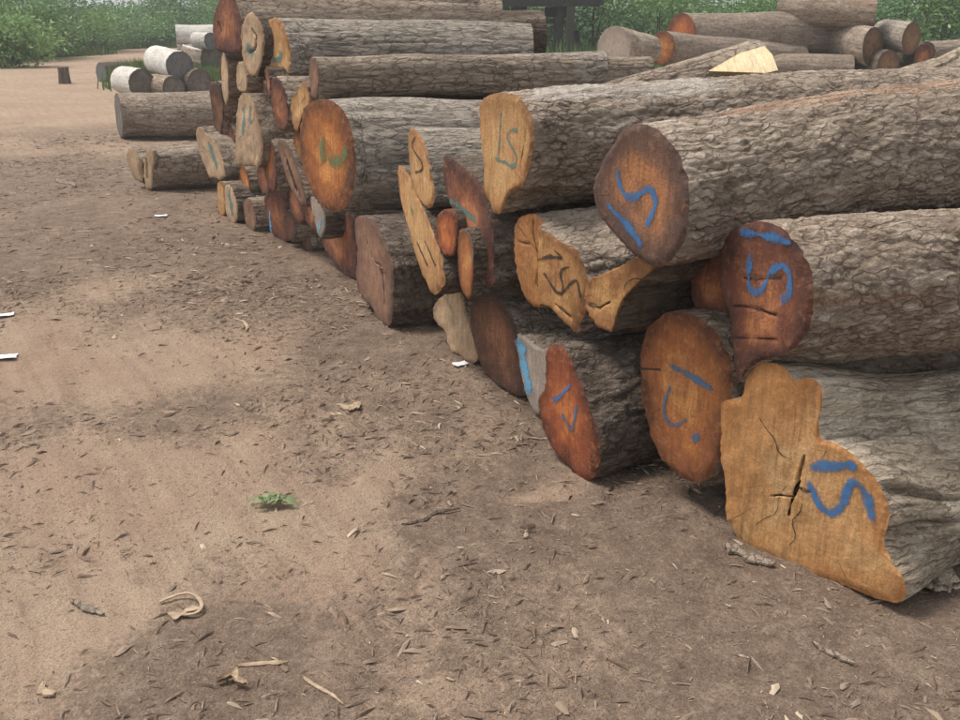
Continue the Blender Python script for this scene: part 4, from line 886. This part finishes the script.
def patch(c, Y, sx, sy, n, seed):
    p_ = at(c, 100, Y); r = np.random.RandomState(seed); return p_[0] + r.randn(n) * sx, Y + r.randn(n) * sy
A = [patch(207, 21.3, .4, .6, 3000, 6), patch(198, 23.5, .4, .8, 2000, 7)]
grass('grass', 'green tufts growing between the far logs', np.concatenate([a[0] for a in A]), np.concatenate([a[1] for a in A]), .12, .5, 4, wdt=.02)
pa = patch(147, 23.6, .22, .6, 2600, 5); grass('grass', 'taller green tuft behind the white-barked logs', pa[0], pa[1], .25, .62, 14, wdt=.014)
r = np.random.RandomState(15); X = -23 + 9.6 * r.rand(26000); Y = 29.5 + 19 * r.rand(26000); ok = r.rand(26000) < grassy(X, Y)
grass('grass', 'short light grass edging the sandy track', X[ok], Y[ok], .10, .40, 16, wdt=.02)
r = np.random.RandomState(8); X = 1 + 24 * r.rand(14000); Y = 24 + 12 * r.rand(14000)
grass('grass', 'green growth around the heap behind the stack', X, Y, .2, .9, 9, wdt=.03)

# ------------------------------------------------------------------ litter of chips and bark on the dirt
b = NB('bark_litter'); t_ = b.attr('tone').outputs['Fac']; g_ = b.n('ShaderNodeNewGeometry').outputs['Position']
c = b.ramp(t_, [(.0, (.085, .060, .046)), (.35, (.17, .122, .092)), (.6, (.25, .190, .146)), (.85, (.36, .285, .215)), (1.0, (.50, .41, .31))])
b.fin(b.mix(b.math('MULTIPLY', b.noise(g_, 120, 3), .35), c, (.10, .07, .055)), .93, .1); M['litter'] = b.m
def litter(name, label, n, xr, yr, smin, smax, seed, dens, tiny=False):
    r = np.random.RandomState(seed); X = xr[0] + (xr[1] - xr[0]) * r.rand(n); Y = yr[0] + (yr[1] - yr[0]) * r.rand(n)
    clump = smooth(-.35, .45, fbm(np.stack([X * 1.7, Y * 1.7, 0 * X], -1), 4, seed)); ok = r.rand(n) < dens(X, Y) * (.15 + .85 * clump); X, Y = X[ok], Y[ok]; n = len(X); Z = ground_z(X, Y)
    L = smin * (smax / smin) ** (r.rand(n) ** 2.8); Wd = L * np.where(r.rand(n) < .5, .05 + .07 * r.rand(n), .10 + .30 * r.rand(n)); th = np.minimum(.10 * L, .004) + .0008
    a = r.rand(n) * 6.283; pit = r.randn(n) * .05; T = np.stack([np.cos(a), np.sin(a), pit], 1); S = np.stack([-np.sin(a), np.cos(a), r.randn(n) * .09], 1); Up = np.array([0, 0, 1.0])
    C = np.stack([X, Y, Z + .0015 + th * .15 + np.abs(pit) * L * .3], 1); bw = (r.randn(n) * .09 * L)[:, None]
    j = lambda: (1 + .3 * np.clip(r.randn(n), -2, 2))[:, None]
    l, w_, h = L[:, None] * .5, Wd[:, None] * .5, th[:, None]
    if tiny:
        V = np.stack([C - T * l * j() - S * w_ * j(), C - T * l * j() + S * w_ * j(), C + T * l * j() + S * w_ * j() * .7, C + T * l * j() - S * w_ * j() * .7], 1).reshape(-1, 3)
        tri = None; quads = np.arange(4 * n).reshape(-1, 4)[:, ::-1]; npv = 4
    else:
        quads = None; npv = 9; bu = Up * bw * .3
        V = np.stack([C - T * l * j() - S * w_ * .6 * j(), C - T * l * j() + S * w_ * .6 * j(), C - T * l * .3 + S * w_ * j() + bu, C + T * l * .4 + S * w_ * j() + bu, C + T * l * j() + S * w_ * .5 * j(), C + T * l * j() - S * w_ * .5 * j(), C + T * l * .4 - S * w_ * j() + bu, C - T * l * .35 - S * w_ * j() + bu,
                  C + Up * h + T * l * .1 + Up * np.abs(bw) * .35], 1).reshape(-1, 3)
        k = 9 * np.arange(n)[:, None]; tri = np.concatenate([k + np.array([[(i + 1) % 8, i, 8]]) for i in range(8)])
    tone = np.clip(.52 + .17 * r.randn(n) + .5 * (r.rand(n) < .07) - .12 * (r.rand(n) < .12), 0, 1)
    tag(mesh_np(name, V, quads, tri, {'tone': np.repeat(tone, npv)}, M['litter'], False), label, 'wood litter', None, 'stuff')
dn = lambda X, Y: np.clip(.10 + .85 * mulch_mask(X, Y) ** 1.2, 0, 1)
litter('wood_litter', 'bark flakes and chips strewn over the dirt', 90000, (-3.2, 2.6), (1.5, 6.2), .008, .060, 41, dn)
litter('wood_litter', 'fine bark crumbs trodden into the dirt', 330000, (-3.2, 2.6), (1.5, 5.6), .003, .014, 45, lambda X, Y: .25 + .75 * dn(X, Y), True)
litter('wood_litter', 'bark scraps strewn over the farther dirt', 60000, (-7.5, 1.5), (5.5, 14), .012, .11, 42, dn)
litter('wood_litter', 'larger bark pieces scattered around the log ends', 260, (-2.8, 2.2), (1.8, 9), .05, .12, 43, lambda X, Y: np.clip(1.15 * mulch_mask(X, Y) - .25, 0, 1))

def on_ground(px, py, lift=0.0):
    p_ = gpt(px, py); p_[2] = float(ground_z(p_[0], p_[1])) + lift; return p_
def ground_piece(name, label, cat, pa, pb, wd, th, mat, **kw):
    a_, b_ = on_ground(*pa, .004), on_ground(*pb, .004); d = b_ - a_
    return slab(name, label, cat, a_, d, (0, 0, 1), float(np.linalg.norm(d)), wd, th, M[mat], **kw)
ground_piece('stick', 'straight pale stick lying alone on bare dirt', 'stick', (303, 681), (345, 710), .011, .006, 'chip', seed=3, wave=.01)
ground_piece('stick', 'pale thin stick lying beside the folded wood chip', 'stick', (236, 668), (288, 664), .014, .006, 'chip', seed=5, wave=.01)
ground_piece('wood_chip', 'folded pale wood chip lying on dirt', 'wood chip', (221, 681), (251, 688), .036, .006, 'chip', seed=6, curl=.015)
ground_piece('bark_strip', 'pale inner bark scrap inside the curled strip', 'bark strip', (168, 616), (200, 615), .03, .004, 'chip', seed=7, curl=.004)
ground_piece('twig', 'light forked twig lying on dark litter', 'twig', (236, 318), (250, 331), .02, .008, 'chip', seed=8)
ground_piece('bark_scrap', 'weathered bark scrap lying out on the open ground', 'bark scrap', (55, 180), (78, 187), .09, .02, 'bark', seed=9)
ground_piece('wood_chip', 'pale chip lying on litter out before the dark brown oval end', 'wood chip', (340, 410), (362, 406), .06, .012, 'chip', seed=10)
ground_piece('wood_chip', 'small pale chip on bare dirt by the curled strip', 'wood chip', (40, 685), (56, 697), .022, .01, 'chip', seed=11)
ground_piece('bark_scrap', 'dark splintered bark scrap on bare sandy dirt', 'bark scrap', (64, 600), (108, 612), .03, .006, 'bark', seed=12)
ground_piece('bark_scrap', 'long dark bark sliver lying on the litter', 'bark scrap', (400, 526), (460, 512), .014, .006, 'bark_dark', seed=13)
ground_piece('bark_scrap', 'grey bark scrap lying under the lobed tan end', 'bark scrap', (722, 548), (775, 566), .05, .012, 'bark', seed=15)
ground_piece('bark_scrap', 'pale torn root scrap lying against the foot of the lobed tan end', 'bark scrap', (908, 590), (945, 578), .12, .05, 'bark_bare', seed=26, curl=.02)
ground_piece('bark_scrap', 'thin grey bark sliver between open ground and the lobed end', 'bark scrap', (810, 645), (852, 668), .02, .008, 'bark', seed=16)
b = NB('white_paper'); b.fin((.74, .77, .80), .8, .2); M['paper'] = b.m
def scrap(label, c, w_, l_, ang, seed):
    p_ = on_ground(*c, .006); r = np.random.RandomState(seed); n = 7; U, V_ = np.meshgrid(np.linspace(-1, 1, n), np.linspace(-1, 1, n)); ca, sa = math.cos(ang), math.sin(ang)
    x, y = U * l_ / 2 * (1 + .12 * r.randn(n, n) * (abs(V_) == 1)), V_ * w_ / 2 * (1 + .15 * r.randn(n, n) * (abs(U) == 1))
    z = .005 * r.rand(n, n) + .004 * U ** 2
    V = np.stack([x * ca - y * sa, x * sa + y * ca, z], -1).reshape(-1, 3); q = gridq(n, n, False); nn = n * n
    V2 = np.vstack([V + np.array([0, 0, .0015]), V]); o = mesh_np('paper_scrap', V2, np.vstack([q, q[:, ::-1] + nn]), None, None, M['paper'], True)
    o.location = p_; return tag(o, label, 'paper scrap')
scrap('crumpled white paper scrap at the edge of the sandy patch', (3, 357), .06, .13, .1, 1)
scrap('smaller white paper scrap lying beyond the crumpled one', (4, 314), .05, .10, .3, 2)
scrap('tiny white scrap on litter before the far corner', (161, 217), .05, .10, .2, 3)
scrap('tiny white scrap beside the knotty yellow end', (460, 368), .05, .07, .5, 4)
# curled bark strip: a bent loop of thin bark
def ribbon(name, label, cat, pts, wd, th, mat, hgt):
    P = np.array([on_ground(*p_, .006) for p_ in pts]); P = resample(chaikin(P, 3, False), 40, False); T = np.gradient(P, axis=0); T /= np.linalg.norm(T, axis=1)[:, None]; S = np.stack([-T[:, 1], T[:, 0], 0 * T[:, 0]], 1)
    P[:, 2] += hgt * np.sin(np.linspace(0, math.pi, 40)); ring = [(-1, 0), (1, 0), (1, 1), (-1, 1)]
    V = np.stack([P + S * wd * .5 * a_ + np.array([0, 0, th]) * c_ for a_, c_ in ring], 1).reshape(-1, 3); base = P.mean(0)
    q = np.vstack([gridq(40, 4), [[3, 2, 1, 0], [156, 157, 158, 159]]])
    o = mesh_np(name, V, q, None, {'plate': np.full(160, .5), 'groove': np.zeros(160), 'barkco': V}, M[mat], False, None, base); o.location = base; return tag(o, label, cat)
ribbon('bark_strip', 'pale curled bark strip bent into a loop on the dirt', 'bark strip', [(160, 606), (170, 604), (180, 600), (192, 600), (201, 606), (203, 614), (196, 619), (184, 618)], .010, .004, 'chip', .012)
# torn green leaves
pc = on_ground(275, 506, .01); root = empty('leafy_sprig', pc, 'torn sprig of green leaves lying on the brown dirt', 'leaves')
r = np.random.RandomState(21)
for i in range(26):
    a_ = r.rand() * 6.283; L_ = .035 + .03 * r.rand(); c_ = np.array([r.randn() * .032, r.randn() * .016,   .003 + .010 * r.rand()]); nx = 6
    u = np.linspace(0, 1, nx); wd = .42 * L_ * np.sin(u * math.pi * .96 + .06) ** .8 * .5; d_ = np.array([math.cos(a_), math.sin(a_) * .7, .10 * r.randn()]); s_ = np.array([-math.sin(a_), math.cos(a_), .5 * r.randn()])
    mid_ = c_ + d_ * (u[:, None] - .5) * L_ + np.array([0, 0, 1]) * (.012 * np.sin(u * 3.1))[:, None]
    Vl = np.stack([mid_ - s_ * wd[:, None] + np.array([0, 0, .005]), mid_, mid_ + s_ * wd[:, None] + np.array([0, 0, .005])], 1).reshape(-1, 3); Vl[:, 2] = np.maximum(Vl[:, 2], -.004)
    mesh_np('leaf', Vl, gridq(nx, 3, False), None, {'tone': np.full(len(Vl), .4 + .6 * r.rand())}, M['leaf_dusty'], True, root)
v_, q_ = tube([(-.07, -.01, .0), (0, 0, .012), (.08, .02, .01)], .003, .002); mesh_np('stem', v_, q_, None, None, M['stem'], True, root)


# ------------------------------------------------------------------ moist hazy air
hv = [(x, y, z) for z in (-1.2, 5.2) for x, y in ((-420, -70), (420, -70), (420, 625), (-420, 625))]
hz = mesh_np('haze', hv, [[3, 2, 1, 0], [4, 5, 6, 7], [0, 1, 5, 4], [1, 2, 6, 5], [2, 3, 7, 6], [3, 0, 4, 7]], None, None, None, False)
hm = D.materials.new('hazy_air'); hm.use_nodes = True; t_ = hm.node_tree; t_.nodes.clear(); o_ = t_.nodes.new('ShaderNodeOutputMaterial'); pv = t_.nodes.new('ShaderNodeVolumePrincipled')
pv.inputs['Color'].default_value = (.93, .96, .97, 1); pv.inputs['Density'].default_value = .0019; pv.inputs['Anisotropy'].default_value = .2
t_.links.new(pv.outputs[0], o_.inputs['Volume']); hz.data.materials.append(hm); tag(hz, 'thin pale haze in the damp air', 'haze', None, 'stuff')
